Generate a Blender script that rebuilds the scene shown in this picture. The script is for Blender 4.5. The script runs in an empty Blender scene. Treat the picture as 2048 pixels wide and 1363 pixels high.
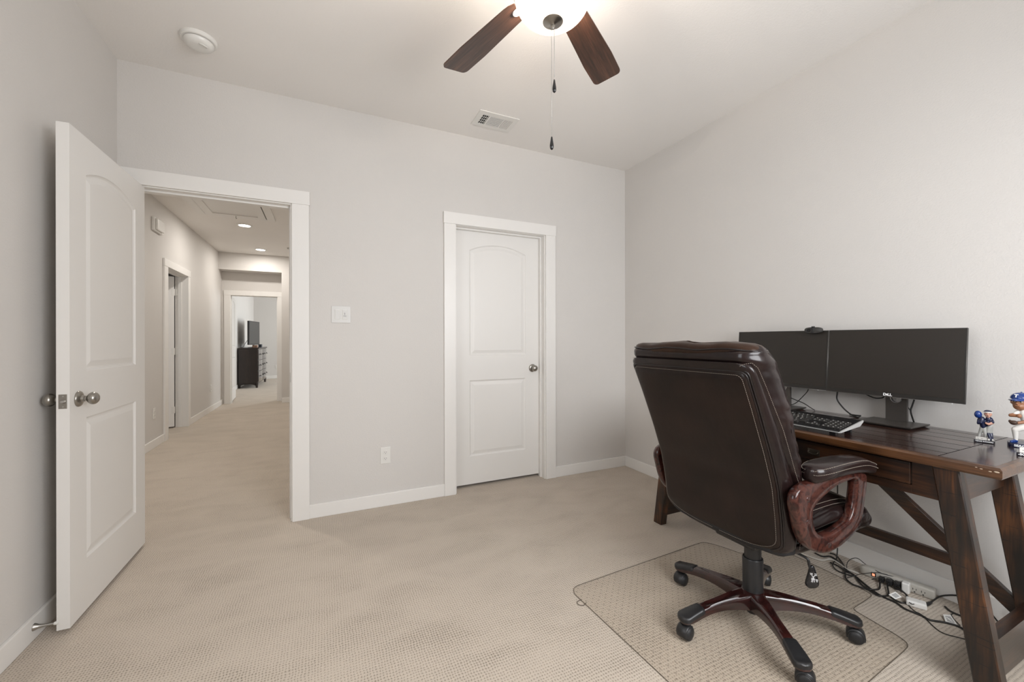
import bpy, bmesh, math, random
import numpy as np
from mathutils import Vector, Matrix
random.seed(7)
S = bpy.context.scene
C = S.collection
PI = math.pi

# ------------------------------------------------------------------ camera
YAW, FPX = 0.43615, 811.5
ROLL = -0.00175
F = Vector((math.sin(YAW), math.cos(YAW), 0)); R0 = Vector((math.cos(YAW), -math.sin(YAW), 0)); U0 = Vector((0, 0, 1))
R_ = R0*math.cos(ROLL) + U0*math.sin(ROLL); U_ = -R0*math.sin(ROLL) + U0*math.cos(ROLL)
cd = bpy.data.cameras.new('camera'); cam = bpy.data.objects.new('camera', cd); C.objects.link(cam)
M = Matrix.Identity(4)
for i in range(3):
    M[i][0] = R_[i]; M[i][1] = U_[i]; M[i][2] = -F[i]; M[i][3] = (0, 0, 1.18)[i]
cam.matrix_world = M
cd.sensor_width = 36; cd.lens = 36*FPX/2048; cd.shift_y = -2.4/2048; cd.clip_start = 0.02; cd.clip_end = 100
S.camera = cam

# ------------------------------------------------------------------ exposure, world, main lights
S.view_settings.view_transform = 'Standard'; S.view_settings.look = 'None'
S.view_settings.gamma = 1; S.view_settings.use_curve_mapping = False
S.view_settings.exposure = 0.22
S.cycles.max_bounces = 12; S.cycles.diffuse_bounces = 8; S.cycles.transparent_max_bounces = 12
S.cycles.sample_clamp_indirect = 6
S.cycles.use_denoising = True
w = bpy.data.worlds.new('world'); S.world = w; w.use_nodes = True
w.node_tree.nodes['Background'].inputs[0].default_value = (0.75, 0.86, 1.0, 1)
w.node_tree.nodes['Background'].inputs[1].default_value = 1.5

def area(name, loc, direction, sx, sy, power, col, spread=PI):
    l = bpy.data.lights.new(name, 'AREA'); l.shape = 'RECTANGLE'; l.size = sx; l.size_y = sy
    l.energy = power; l.color = col; l.spread = spread
    o = bpy.data.objects.new(name, l); C.objects.link(o); o.location = loc
    o.rotation_euler = Vector(direction).to_track_quat('-Z', 'Z').to_euler()
    return o
# daylight through an added, unseen left-wall window and the one behind the camera
XLW = -1.048
area('window_daylight', (XLW-0.10, 0.55, 1.55), (1, 0, -0.15), 1.05, 1.35, 15, (1.0, 0.985, 0.965), PI)  # added source, brightens the right wall and the chair
area('window_daylight', (1.25, -0.70, 1.55), (-0.35, 1, -0.35), 1.45, 1.35, 60, (0.985, 0.985, 0.99), PI)
# daylight in the far bedroom, from its window on the right
area('bedroom_daylight', (2.2, 12.4, 1.6), (-1, 0, 0), 2.2, 1.5, 105, (0.92, 0.97, 1.0))
area('side_room_fill', (-2.6, 5.35, 1.3), (0.3, 1, 0), 0.9, 1.8, 4, (1.0, 0.97, 0.92))  # added fill lamp that brightens the side door leaf

# ------------------------------------------------------------------ materials
def nt(name):
    m = bpy.data.materials.new(name); m.use_nodes = True
    t = m.node_tree; b = t.nodes['Principled BSDF']
    return m, t, b
def N(t, kind, **k):
    n = t.nodes.new(kind)
    for a, v in k.items():
        if a == 'inp':
            for i, x in v.items(): n.inputs[i].default_value = x
        else: setattr(n, a, v)
    return n
def coords(t, scale=(1, 1, 1), rot=(0, 0, 0), kind='Object'):
    tc = N(t, 'ShaderNodeTexCoord'); mp = N(t, 'ShaderNodeMapping')
    mp.inputs['Scale'].default_value = scale; mp.inputs['Rotation'].default_value = rot
    t.links.new(tc.outputs[kind], mp.inputs[0]); return mp.outputs[0]
def bump(t, b, h, strength, dist=0.01):
    n = N(t, 'ShaderNodeBump', inp={'Strength': strength, 'Distance': dist})
    t.links.new(h, n.inputs['Height']); t.links.new(n.outputs[0], b.inputs['Normal']); return n
def ramp(t, fac, stops):
    r = N(t, 'ShaderNodeValToRGB'); e = r.color_ramp.elements
    while len(e) < len(stops): e.new(0.5)
    for x, (p, c) in zip(e, stops): x.position = p; x.color = (*c, 1)
    t.links.new(fac, r.inputs[0]); return r.outputs[0]
def math_n(t, op, a, b=None, c=None):
    n = N(t, 'ShaderNodeMath', operation=op)
    for i, x in enumerate((a, b, c)):
        if x is None: continue
        if isinstance(x, (int, float)): n.inputs[i].default_value = x
        else: t.links.new(x, n.inputs[i])
    return n.outputs[0]
def plain(name, col, rough=0.5, metal=0.0, coat=0.0, spec=0.5, emit=None, estr=0, nscale=None, nstr=0.1, var=0.0):
    m, t, b = nt(name)
    b.inputs['Base Color'].default_value = (*col, 1); b.inputs['Roughness'].default_value = rough
    b.inputs['Metallic'].default_value = metal; b.inputs['Coat Weight'].default_value = coat
    b.inputs['Specular IOR Level'].default_value = spec
    if emit: b.inputs['Emission Color'].default_value = (*emit, 1); b.inputs['Emission Strength'].default_value = estr
    if nscale:
        n = N(t, 'ShaderNodeTexNoise', inp={'Scale': nscale, 'Detail': 4.0}); t.links.new(coords(t), n.inputs['Vector'])
        bump(t, b, n.outputs[0], nstr, 0.002)
        if var:
            c2 = tuple(x*(1-var) for x in col)
            t.links.new(ramp(t, n.outputs[0], [(0.3, c2), (0.7, col)]), b.inputs['Base Color'])
    return m

def paint(name, col, strength=0.25, scale=170):
    m, t, b = nt(name); v = coords(t)
    n = N(t, 'ShaderNodeTexNoise', inp={'Scale': scale, 'Detail': 3.0, 'Roughness': 0.55}); t.links.new(v, n.inputs['Vector'])
    n2 = N(t, 'ShaderNodeTexNoise', inp={'Scale': 1.2, 'Detail': 2.0}); t.links.new(v, n2.inputs['Vector'])
    c2 = tuple(x*0.97 for x in col)
    t.links.new(ramp(t, n2.outputs[0], [(0.3, c2), (0.7, col)]), b.inputs['Base Color'])
    b.inputs['Roughness'].default_value = 0.75; b.inputs['Specular IOR Level'].default_value = 0.3
    bump(t, b, n.outputs[0], strength, 0.003); return m
WALL = paint('wall_paint', (0.635, 0.613, 0.588), 0.35, 120)
CEIL = paint('ceiling_paint', (0.82, 0.80, 0.775), 0.3, 120)
TRIM = plain('trim_paint', (0.77, 0.755, 0.73), 0.38, nscale=60, nstr=0.02)
DOORM = plain('door_paint', (0.76, 0.745, 0.72), 0.42, nscale=90, nstr=0.03)
PLATE = plain('white_plastic', (0.72, 0.71, 0.68), 0.3, coat=0.2)
PLATE2 = plain('white_plastic_shiny', (0.70, 0.695, 0.68), 0.15, coat=0.5)
NICKEL = plain('satin_nickel', (0.36, 0.34, 0.31), 0.28, 1.0)
STEEL = plain('brushed_steel', (0.5, 0.49, 0.47), 0.3, 1.0)
BLACKP = plain('black_plastic', (0.012, 0.012, 0.013), 0.38, nscale=300, nstr=0.03)
BLACKR = plain('black_rubber', (0.010, 0.010, 0.011), 0.5)
BLACKG = plain('black_gloss', (0.010, 0.010, 0.011), 0.15)
HOLE = plain('hole_shade', (0.004, 0.004, 0.004), 0.9)  # near-black stands in for the shade inside slots and openings
SCREEN = plain('screen_matte', (0.019, 0.015, 0.012), 0.42, spec=0.45)
BEZEL = plain('monitor_bezel', (0.016, 0.014, 0.012), 0.4)
SILVER = plain('silver_plastic', (0.55, 0.55, 0.55), 0.25, 0.8)
STANDM = plain('monitor_stand', (0.11, 0.10, 0.092), 0.33, 0.7)
THREAD = plain('pale_thread', (0.26, 0.22, 0.18), 0.6)
GREYP = plain('grey_plastic', (0.42, 0.40, 0.36), 0.4)
PAPER = plain('paper_label', (0.75, 0.74, 0.71), 0.7)
INK = plain('ink', (0.03, 0.03, 0.03), 0.7)
WHITEI = plain('white_ink', (0.85, 0.85, 0.85), 0.5)
VOID = plain('unlit_room_shade', (0.10, 0.095, 0.09), 0.8)  # darkness of the unlit rooms put into the wall colour

def mk_carpet():
    m, t, b = nt('loop_carpet'); v = coords(t)
    # slight waviness of the rows
    nw = N(t, 'ShaderNodeTexNoise', inp={'Scale': 34.0, 'Detail': 4.0}); t.links.new(v, nw.inputs['Vector'])
    ad = N(t, 'ShaderNodeVectorMath', operation='MULTIPLY_ADD'); t.links.new(nw.outputs['Color'], ad.inputs[0])
    ad.inputs[1].default_value = (0.013, 0.013, 0); t.links.new(v, ad.inputs[2])
    sx = N(t, 'ShaderNodeSeparateXYZ'); t.links.new(ad.outputs[0], sx.inputs[0])
    a = math_n(t, 'MULTIPLY', sx.outputs[0], PI/0.0105); c = math_n(t, 'MULTIPLY', sx.outputs[1], PI/0.0125)
    p = math_n(t, 'SINE', math_n(t, 'ADD', a, c)); q = math_n(t, 'SINE', math_n(t, 'SUBTRACT', a, c))
    pq = math_n(t, 'MULTIPLY', p, q)
    h = math_n(t, 'MULTIPLY_ADD', pq, 0.5, 0.5)                       # 0..1 staggered tufts
    hp = math_n(t, 'POWER', h, 0.45)
    fn = N(t, 'ShaderNodeTexNoise', inp={'Scale': 420.0, 'Detail': 2.0}); t.links.new(v, fn.inputs['Vector'])
    mid = N(t, 'ShaderNodeTexNoise', inp={'Scale': 3.2, 'Detail': 3.0, 'Distortion': 0.6}); t.links.new(coords(t, (1, 1.9, 1), (0, 0, 0.5)), mid.inputs['Vector'])
    f1 = math_n(t, 'MULTIPLY_ADD', fn.outputs[0], 0.80, math_n(t, 'MULTIPLY', hp, 0.80))
    f2 = math_n(t, 'MULTIPLY_ADD', math_n(t, 'SUBTRACT', mid.outputs[0], 0.5), 0.55, f1)
    col = ramp(t, f2, [(0.30, (0.085, 0.067, 0.051)), (0.70, (0.375, 0.321, 0.262)), (1.0, (0.53, 0.461, 0.387))])
    t.links.new(col, b.inputs['Base Color'])
    b.inputs['Roughness'].default_value = 0.95; b.inputs['Specular IOR Level'].default_value = 0.1
    b.inputs['Sheen Weight'].default_value = 0.15
    bump(t, b, math_n(t, 'MULTIPLY_ADD', fn.outputs[0], 0.5, hp), 0.5, 0.004)
    return m
CARPET = mk_carpet()

def mk_wood(name, dark, mid, light, rough, axis, scale=1.0, coat=0.3, wear=0.5, marks=False):
    m, t, b = nt(name)
    sc = [14*scale]*3; sc[axis] = 0.9*scale
    v = coords(t, tuple(sc))
    n = N(t, 'ShaderNodeTexNoise', inp={'Scale': 2.4, 'Detail': 6.0, 'Roughness': 0.6, 'Distortion': 0.5}); t.links.new(v, n.inputs['Vector'])
    g = N(t, 'ShaderNodeTexNoise', inp={'Scale': 11.0, 'Detail': 4.0}); t.links.new(v, g.inputs['Vector'])
    big = N(t, 'ShaderNodeTexNoise', inp={'Scale': 5.0, 'Detail': 2.0}); t.links.new(coords(t), big.inputs['Vector'])
    f = math_n(t, 'ADD', math_n(t, 'MULTIPLY', n.outputs[0], 0.6), math_n(t, 'MULTIPLY', g.outputs[0], 0.4))
    f = math_n(t, 'MULTIPLY_ADD', math_n(t, 'SUBTRACT', big.outputs[0], 0.5), wear, f)
    if marks:   # short dark saw marks running across the grain
        s2 = [5.0]*3; s2[axis] = 85.0
        mk = N(t, 'ShaderNodeTexNoise', inp={'Scale': 1.6, 'Detail': 2.0}); t.links.new(coords(t, tuple(s2), (0.10, 0, 0)), mk.inputs['Vector'])
        f = math_n(t, 'SUBTRACT', f, math_n(t, 'MULTIPLY', math_n(t, 'GREATER_THAN', mk.outputs[0], 0.66), 0.14))
    t.links.new(ramp(t, f, [(0.36, dark), (0.52, mid), (0.72, light)]), b.inputs['Base Color'])
    b.inputs['Roughness'].default_value = rough; b.inputs['Coat Weight'].default_value = coat
    b.inputs['Coat Roughness'].default_value = 0.18
    bump(t, b, g.outputs[0], 0.12, 0.002); return m
DW = ((0.005, 0.003, 0.002), (0.022, 0.009, 0.0045), (0.070, 0.026, 0.009))
WOODY = mk_wood('dark_desk_wood_long', *DW, 0.34, 1)
WOODX = mk_wood('dark_desk_wood_cross', *DW, 0.34, 0)
WOODZ = mk_wood('dark_desk_wood_leg', (0.005, 0.003, 0.002), (0.028, 0.011, 0.0045), (0.115, 0.040, 0.010), 0.40, 2, coat=0.15, wear=0.8, marks=True)
def mk_top():
    m, t, b = nt('desk_top_planks')
    v = coords(t, (14, 0.9, 14))
    n = N(t, 'ShaderNodeTexNoise', inp={'Scale': 2.2, 'Detail': 6.0, 'Roughness': 0.6, 'Distortion': 0.4}); t.links.new(v, n.inputs['Vector'])
    sx = N(t, 'ShaderNodeSeparateXYZ'); t.links.new(coords(t), sx.inputs[0])
    fr = math_n(t, 'FRACT', math_n(t, 'MULTIPLY', sx.outputs[0], 1/0.098))
    gap = math_n(t, 'LESS_THAN', math_n(t, 'ABSOLUTE', math_n(t, 'SUBTRACT', fr, 0.5)), 0.028)
    ey = math_n(t, 'ABSOLUTE', math_n(t, 'SUBTRACT', math_n(t, 'ABSOLUTE', math_n(t, 'SUBTRACT', sx.outputs[1], 1.252)), 0.60))
    gy = math_n(t, 'LESS_THAN', ey, 0.0015)
    inside = math_n(t, 'LESS_THAN', math_n(t, 'ABSOLUTE', math_n(t, 'SUBTRACT', sx.outputs[1], 1.252)), 0.60)
    g = math_n(t, 'MAXIMUM', math_n(t, 'MULTIPLY', gap, inside), gy)
    col = ramp(t, n.outputs[0], [(0.32, (0.008, 0.005, 0.005)), (0.52, (0.034, 0.014, 0.010)), (0.72, (0.085, 0.032, 0.018))])
    mx = N(t, 'ShaderNodeMix', data_type='RGBA'); t.links.new(g, mx.inputs[0]); t.links.new(col, mx.inputs[6]); mx.inputs[7].default_value = (0.004, 0.003, 0.003, 1)
    t.links.new(mx.outputs[2], b.inputs['Base Color']); b.inputs['Roughness'].default_value = 0.22
    b.inputs['Coat Weight'].default_value = 0.5; b.inputs['Coat Roughness'].default_value = 0.12
    ng = math_n(t, 'SUBTRACT', 1.0, g); t.links.new(math_n(t, 'MULTIPLY', ng, 0.5), b.inputs['Coat Weight']); t.links.new(math_n(t, 'MULTIPLY', ng, 0.5), b.inputs['Specular IOR Level'])
    h = math_n(t, 'SUBTRACT', math_n(t, 'MULTIPLY', n.outputs[0], 0.45), g); bump(t, b, h, 0.35, 0.002); return m
TOPM = mk_top()
EDGE = mk_wood('desk_edge_worn', (0.022, 0.009, 0.004), (0.058, 0.023, 0.008), (0.115, 0.048, 0.018), 0.3, 1, wear=0.3)
def mk_burl():
    m, t, b = nt('burl_wood_gloss'); v = coords(t)
    n = N(t, 'ShaderNodeTexNoise', inp={'Scale': 22.0, 'Detail': 5.0, 'Roughness': 0.55, 'Distortion': 2.2}); t.links.new(v, n.inputs['Vector'])
    t.links.new(ramp(t, n.outputs[0], [(0.3, (0.007, 0.003, 0.0025)), (0.44, (0.026, 0.0065, 0.005)), (0.58, (0.062, 0.019, 0.013)), (0.72, (0.015, 0.005, 0.004))]), b.inputs['Base Color'])
    b.inputs['Roughness'].default_value = 0.3; b.inputs['Specular IOR Level'].default_value = 0.15; b.inputs['Coat Weight'].default_value = 0.6; b.inputs['Coat Roughness'].default_value = 0.05
    return m
BURL = mk_burl()
BURLD = mk_wood('base_mahogany_gloss', (0.008, 0.003, 0.003), (0.028, 0.007, 0.006), (0.055, 0.014, 0.011), 0.2, 0, coat=0.8, wear=0.2)
def mk_leather(name, c1, c2, rough=0.3, coat=0.0):
    m, t, b = nt(name); v = coords(t)
    n = N(t, 'ShaderNodeTexNoise', inp={'Scale': 7.0, 'Detail': 3.0}); t.links.new(v, n.inputs['Vector'])
    vo = N(t, 'ShaderNodeTexVoronoi', inp={'Scale': 420.0}); t.links.new(v, vo.inputs['Vector'])
    cr = N(t, 'ShaderNodeTexNoise', inp={'Scale': 26.0, 'Detail': 3.0, 'Distortion': 0.4}); t.links.new(coords(t, (1, 1, 0.55)), cr.inputs['Vector'])
    t.links.new(ramp(t, n.outputs[0], [(0.3, c1), (0.7, c2)]), b.inputs['Base Color'])
    b.inputs['Roughness'].default_value = rough; b.inputs['Specular IOR Level'].default_value = 0.22; b.inputs['Coat Weight'].default_value = coat; b.inputs['Coat Roughness'].default_value = 0.13
    h = math_n(t, 'MULTIPLY_ADD', vo.outputs[0], 0.05, cr.outputs[0]); bump(t, b, h, 0.12, 0.006); return m
LEATHER = mk_leather('brown_leather', (0.007, 0.0034, 0.0026), (0.015, 0.0070, 0.005), 0.36, 0.15)
LEATHERS = mk_leather('brown_leather_side', (0.006, 0.0032, 0.0032), (0.013, 0.006, 0.0055), 0.34, 0.45)
LEATHERT = mk_leather('brown_leather_lit_top', (0.018, 0.009, 0.006), (0.040, 0.019, 0.011), 0.3)  # lighter copy of the leather, window light put into the colour
PIPING = plain('leather_piping', (0.007, 0.004, 0.004), 0.3)
MESHF = plain('black_mesh_fabric', (0.008, 0.008, 0.010), 0.7, nscale=900, nstr=0.5)
FANW = mk_wood('fan_blade_walnut', (0.022, 0.010, 0.006), (0.060, 0.026, 0.015), (0.14, 0.062, 0.034), 0.38, 0, 1.0, 0.2, wear=0.0)
def mk_glassbowl():
    m, t, b = nt('frosted_glass'); t.nodes.remove(b)
    tr = N(t, 'ShaderNodeBsdfTranslucent'); tr.inputs[0].default_value = (0.088, 0.082, 0.074, 1)
    di = N(t, 'ShaderNodeBsdfDiffuse'); di.inputs[0].default_value = (0.85, 0.84, 0.82, 1)
    gl = N(t, 'ShaderNodeBsdfGlossy'); gl.inputs['Roughness'].default_value = 0.15
    m1 = N(t, 'ShaderNodeMixShader'); m1.inputs[0].default_value = 0.35
    m2 = N(t, 'ShaderNodeMixShader'); m2.inputs[0].default_value = 0.05
    t.links.new(tr.outputs[0], m1.inputs[1]); t.links.new(di.outputs[0], m1.inputs[2])
    t.links.new(m1.outputs[0], m2.inputs[1]); t.links.new(gl.outputs[0], m2.inputs[2])
    t.links.new(m2.outputs[0], t.nodes['Material Output'].inputs[0]); return m
FROST = mk_glassbowl()
def mk_mat():
    m, t, b = nt('clear_vinyl'); t.nodes.remove(b)
    tr = N(t, 'ShaderNodeBsdfTransparent'); tr.inputs[0].default_value = (0.97, 0.955, 0.93, 1)
    gl = N(t, 'ShaderNodeBsdfGlossy'); gl.inputs['Roughness'].default_value = 0.32; gl.inputs[0].default_value = (0.9, 0.9, 0.9, 1)
    di = N(t, 'ShaderNodeBsdfDiffuse'); di.inputs[0].default_value = (0.16, 0.13, 0.10, 1)
    fr = N(t, 'ShaderNodeFresnel', inp={'IOR': 1.38})
    v = coords(t)
    n = N(t, 'ShaderNodeTexNoise', inp={'Scale': 30.0, 'Detail': 3.0}); t.links.new(v, n.inputs['Vector'])
    bm = N(t, 'ShaderNodeBump', inp={'Strength': 0.2, 'Distance': 0.004}); t.links.new(n.outputs[0], bm.inputs['Height'])
    t.links.new(bm.outputs[0], gl.inputs['Normal']); t.links.new(bm.outputs[0], fr.inputs['Normal'])
    m0 = N(t, 'ShaderNodeMixShader')
    sp = N(t, 'ShaderNodeSeparateXYZ'); t.links.new(v, sp.inputs[0])      # moulded cleats under the vinyl
    cl = math_n(t, 'MULTIPLY', math_n(t, 'COSINE', math_n(t, 'MULTIPLY', sp.outputs[0], PI/0.0185)), math_n(t, 'COSINE', math_n(t, 'MULTIPLY', sp.outputs[1], PI/0.0185)))
    t.links.new(math_n(t, 'MULTIPLY_ADD', math_n(t, 'GREATER_THAN', cl, 0.86), 0.40, 0.035), m0.inputs[0])
    t.links.new(tr.outputs[0], m0.inputs[1]); t.links.new(di.outputs[0], m0.inputs[2])
    m1 = N(t, 'ShaderNodeMixShader'); ge = N(t, 'ShaderNodeNewGeometry'); t.links.new(math_n(t, 'MULTIPLY', fr.outputs[0], math_n(t, 'SUBTRACT', 1.0, ge.outputs['Backfacing'])), m1.inputs[0]); t.links.new(m0.outputs[0], m1.inputs[1]); t.links.new(gl.outputs[0], m1.inputs[2])
    t.links.new(m1.outputs[0], t.nodes['Material Output'].inputs[0]); return m
MATM = mk_mat()
MATE = plain('vinyl_edge', (0.10, 0.08, 0.06), 0.4)

# ------------------------------------------------------------------ mesh helpers
def obj(name, bm, mat, parent=None, smooth=False, mats=None):
    me = bpy.data.meshes.new(name)
    bmesh.ops.recalc_face_normals(bm, faces=bm.faces[:])
    bm.to_mesh(me); bm.free()
    for x in (mats or [mat]): me.materials.append(x)
    if smooth:
        for p in me.polygons: p.use_smooth = True
        if smooth != 'all':
            try: me.set_sharp_from_angle(angle=math.radians(smooth if smooth is not True else 40))
            except Exception: pass
    o = bpy.data.objects.new(name, me); C.objects.link(o)
    if parent:
        o.parent = parent; o.matrix_parent_inverse = parent_inv(parent)
    return o
def parent_inv(p):
    m = Matrix.LocRotScale(p.location, p.rotation_euler, None)
    q = p.parent
    return m.inverted() if q is None else m.inverted()
def tag(o, label=None, cat=None, group=None, kind=None):
    if label: o['label'] = label
    if cat: o['category'] = cat
    if group: o['group'] = group
    if kind: o['kind'] = kind
    return o
def thing(name, label, cat, loc=(0, 0, 0), group=None, kind=None):
    o = bpy.data.objects.new(name, None); C.objects.link(o); o.location = loc; o.empty_display_size = 0.05
    return tag(o, label, cat, group, kind)
def struct(o, label, cat):
    return tag(o, label, cat, kind='structure')
def box(bm, lo, hi, bev=0.0, segs=2, mi=0, mtx=None):
    r = bmesh.ops.create_cube(bm, size=1)
    vs = r['verts']
    for v in vs:
        v.co = Vector([lo[i] + (v.co[i]+0.5)*(hi[i]-lo[i]) for i in range(3)])
    fs = set(f for v in vs for f in v.link_faces)
    for f in fs: f.material_index = mi
    if bev > 0:
        es = list(set(e for v in vs for e in v.link_edges))
        g = bmesh.ops.bevel(bm, geom=es, offset=bev, segments=segs, affect='EDGES', profile=0.5)
        vs = list(set(v for f in g['faces'] for v in f.verts) | set(v for v in vs if v.is_valid))
        for f in g['faces']: f.material_index = mi
    if mtx is not None:
        for v in vs: v.co = mtx @ v.co
    return vs
def B(*boxes, bev=0.0, segs=2):
    bm = bmesh.new()
    for lo, hi in boxes: box(bm, lo, hi, bev, segs)
    return bm
def loft(bm, rings, cap=True, closed=True, mi=0, loop=False):
    vr = [[bm.verts.new(p) for p in r] for r in rings]
    n = len(rings[0]); m = len(vr)
    for i in range(m if loop else m-1):
        a, b = vr[i], vr[(i+1) % m]
        for j in range(n if closed else n-1):
            f = bm.faces.new((a[j], a[(j+1) % n], b[(j+1) % n], b[j])); f.material_index = mi
    if cap and not loop:
        for r in (vr[0], vr[-1]):
            try: bm.faces.new(r).material_index = mi
            except Exception: pass
    return vr
def sring(c, ax, ay, rx, ry, n=24, p=2.0):
    """superellipse ring round c in the plane of ax, ay"""
    out = []
    for i in range(n):
        a = 2*PI*i/n; ca, sa = math.cos(a), math.sin(a)
        x = math.copysign(abs(ca)**(2/p), ca)*rx; y = math.copysign(abs(sa)**(2/p), sa)*ry
        out.append(Vector(c) + Vector(ax)*x + Vector(ay)*y)
    return out
X, Y, Z = Vector((1, 0, 0)), Vector((0, 1, 0)), Vector((0, 0, 1))
def lathe(bm, prof, c=(0, 0, 0), axis=Z, n=32, mi=0):
    axis = Vector(axis).normalized(); a = axis.orthogonal().normalized(); b = axis.cross(a)
    rings = [[Vector(c) + axis*h + (a*math.cos(2*PI*i/n) + b*math.sin(2*PI*i/n))*max(r, 1e-5) for i in range(n)] for r, h in prof]
    loft(bm, rings[:-1] if tuple(prof[0]) == tuple(prof[-1]) else rings, True, mi=mi, loop=tuple(prof[0]) == tuple(prof[-1]))
def catmull(pts, sub=8, closed=False):
    P = [Vector(p) for p in pts]; out = []
    n = len(P)
    for i in range(n if closed else n-1):
        if closed: p0, p1, p2, p3 = P[i-1], P[i], P[(i+1) % n], P[(i+2) % n]
        else: p0, p1, p2, p3 = P[max(i-1, 0)], P[i], P[i+1], P[min(i+2, n-1)]
        for k in range(sub):
            t = k/sub
            out.append(0.5*((2*p1) + (p2-p0)*t + (2*p0-5*p1+4*p2-p3)*t*t + (3*p1-p0-3*p2+p3)*t**3))
    if not closed: out.append(P[-1])
    return out
def tube(bm, pts, r, n=10, closed=False, mi=0, ry=None, up=None):
    P = [Vector(p) for p in pts]; m = len(P)
    rr = r if isinstance(r, (list, tuple)) else [r]*m
    T = []
    for i in range(m):
        a = P[(i-1) % m] if (closed or i > 0) else P[i]; b = P[(i+1) % m] if (closed or i < m-1) else P[i]
        T.append((b-a).normalized())
    nrm = Vector(up) if up else T[0].orthogonal()
    rings = []
    for i in range(m):
        nrm = (nrm - T[i]*nrm.dot(T[i]))
        if nrm.length < 1e-6: nrm = T[i].orthogonal()
        nrm.normalize(); bn = T[i].cross(nrm)
        k = (ry/rr[i]) if ry else 1
        rings.append([P[i] + nrm*math.cos(2*PI*j/n)*rr[i]*k + bn*math.sin(2*PI*j/n)*rr[i] for j in range(n)])
    loft(bm, rings, not closed, mi=mi, loop=closed)
def bar(bm, a, b, w, h, up=Z, bev=0.003, mi=0):
    """rectangular bar from a to b: w across, h along up"""
    a, b = Vector(a), Vector(b); t = (b-a).normalized(); u = (Vector(up) - t*Vector(up).dot(t)).normalized(); s = t.cross(u)
    L = (b-a).length
    m = Matrix((( s.x, t.x, u.x, a.x), (s.y, t.y, u.y, a.y), (s.z, t.z, u.z, a.z), (0, 0, 0, 1)))
    box(bm, (-w/2, 0, -h/2), (w/2, L, h/2), bev, 2, mi, m)
def sphere(bm, c, r, seg=20, rings=12, sc=(1, 1, 1), mi=0):
    g = bmesh.ops.create_uvsphere(bm, u_segments=seg, v_segments=rings, radius=1)
    for v in g['verts']: v.co = Vector(c) + Vector((v.co.x*r*sc[0], v.co.y*r*sc[1], v.co.z*r*sc[2]))
    for f in set(f for v in g['verts'] for f in v.link_faces): f.material_index = mi
    return g['verts']
def text(name, s, size, loc, xdir, ydir, mat, parent, depth=0.0006, align='CENTER', bold=0.0, width=None):
    cu = bpy.data.curves.new(name, 'FONT'); cu.body = s; cu.size = size; cu.extrude = depth; cu.offset = bold
    cu.align_x = align; cu.align_y = 'CENTER'; cu.resolution_u = 3
    to = bpy.data.objects.new(name, cu); C.objects.link(to)
    dg = bpy.context.evaluated_depsgraph_get(); dg.update()
    me = bpy.data.meshes.new_from_object(to.evaluated_get(dg))
    bpy.data.objects.remove(to)
    me.materials.clear(); me.materials.append(mat)
    xd, yd = Vector(xdir).normalized(), Vector(ydir).normalized(); zd = xd.cross(yd)
    wx = [v.co.x for v in me.vertices]; k = 1.0
    if width: k = width/max(1e-6, max(wx)-min(wx))
    for v in me.vertices:
        p = v.co.copy(); v.co = Vector(loc) + xd*p.x*k + yd*p.y + zd*p.z
    o = bpy.data.objects.new(name, me); C.objects.link(o)
    if parent: o.parent = parent; o.matrix_parent_inverse = parent_inv(parent)
    return o

# ------------------------------------------------------------------ room shell
XL, XR, YB, H = -1.048, 2.575, 3.007, 2.7625
YF = -0.60                  # wall behind the camera
YB2 = YB + 0.13
HX0, HX1 = -1.69, 0.02      # hall
HY = 8.78                   # soffit plane
HA = 9.06                   # alcove back plane
BX0, BX1, BY = -1.90, 2.4, 14.45   # far bedroom
struct(obj('floor', B(((-4.2, YF-0.3, -0.1), (4.2, 15.2, 0.0))), CARPET), 'beige loop-pile carpet over the whole floor', 'carpet')
struct(obj('ceiling', B(((-4.2, YF-0.3, H), (4.2, 15.2, H+0.1))), CEIL), 'plain off-white ceiling of room and hall', 'ceiling')
LW0, LW1 = 0.0, 1.1
struct(obj('wall_left', B(((XL-0.1, YF, 0), (XL, LW0, H)), ((XL-0.1, LW1, 0), (XL, YB, H)), ((XL-0.1, LW0, 0), (XL, LW1, 0.85)), ((XL-0.1, LW0, 2.25), (XL, LW1, H))), WALL), 'bare off-white wall behind the open door', 'wall')
struct(obj('wall_right', B(((XR, YF, 0), (XR+0.1, YB, H))), WALL), 'bare off-white wall behind the desk', 'wall')
EX0, EX1, CX0, CX1, DZ = -0.990, -0.173, 0.912, 1.723, 2.080
struct(obj('wall_back', B(
    ((HX0-0.1, YB, 0), (EX0, YB2, H)), ((EX0, YB, DZ), (EX1, YB2, H)), ((EX1, YB, 0), (CX0, YB2, H)),
    ((CX0, YB, DZ), (CX1, YB2, H)), ((CX1, YB, 0), (XR+0.1, YB2, H))), WALL), 'off-white wall with the hall opening and the closed closet door', 'wall')
W = [(0.5, 2.0)]; WZ0, WZ1 = 0.85, 2.25
struct(obj('wall_front', B(
    ((XL-0.1, YF-0.12, 0), (XR+0.1, YF, WZ0)), ((XL-0.1, YF-0.12, WZ1), (XR+0.1, YF, H)),
    ((XL-0.1, YF-0.12, WZ0), (W[0][0], YF, WZ1)), ((W[0][1], YF-0.12, WZ0), (XR+0.1, YF, WZ1))), WALL),
    'off-white wall with a wide window, opposite the doors', 'wall')
t_ = 0.045; x0_, x1_, mz = XL-0.08, XL-0.04, 1.55
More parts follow.
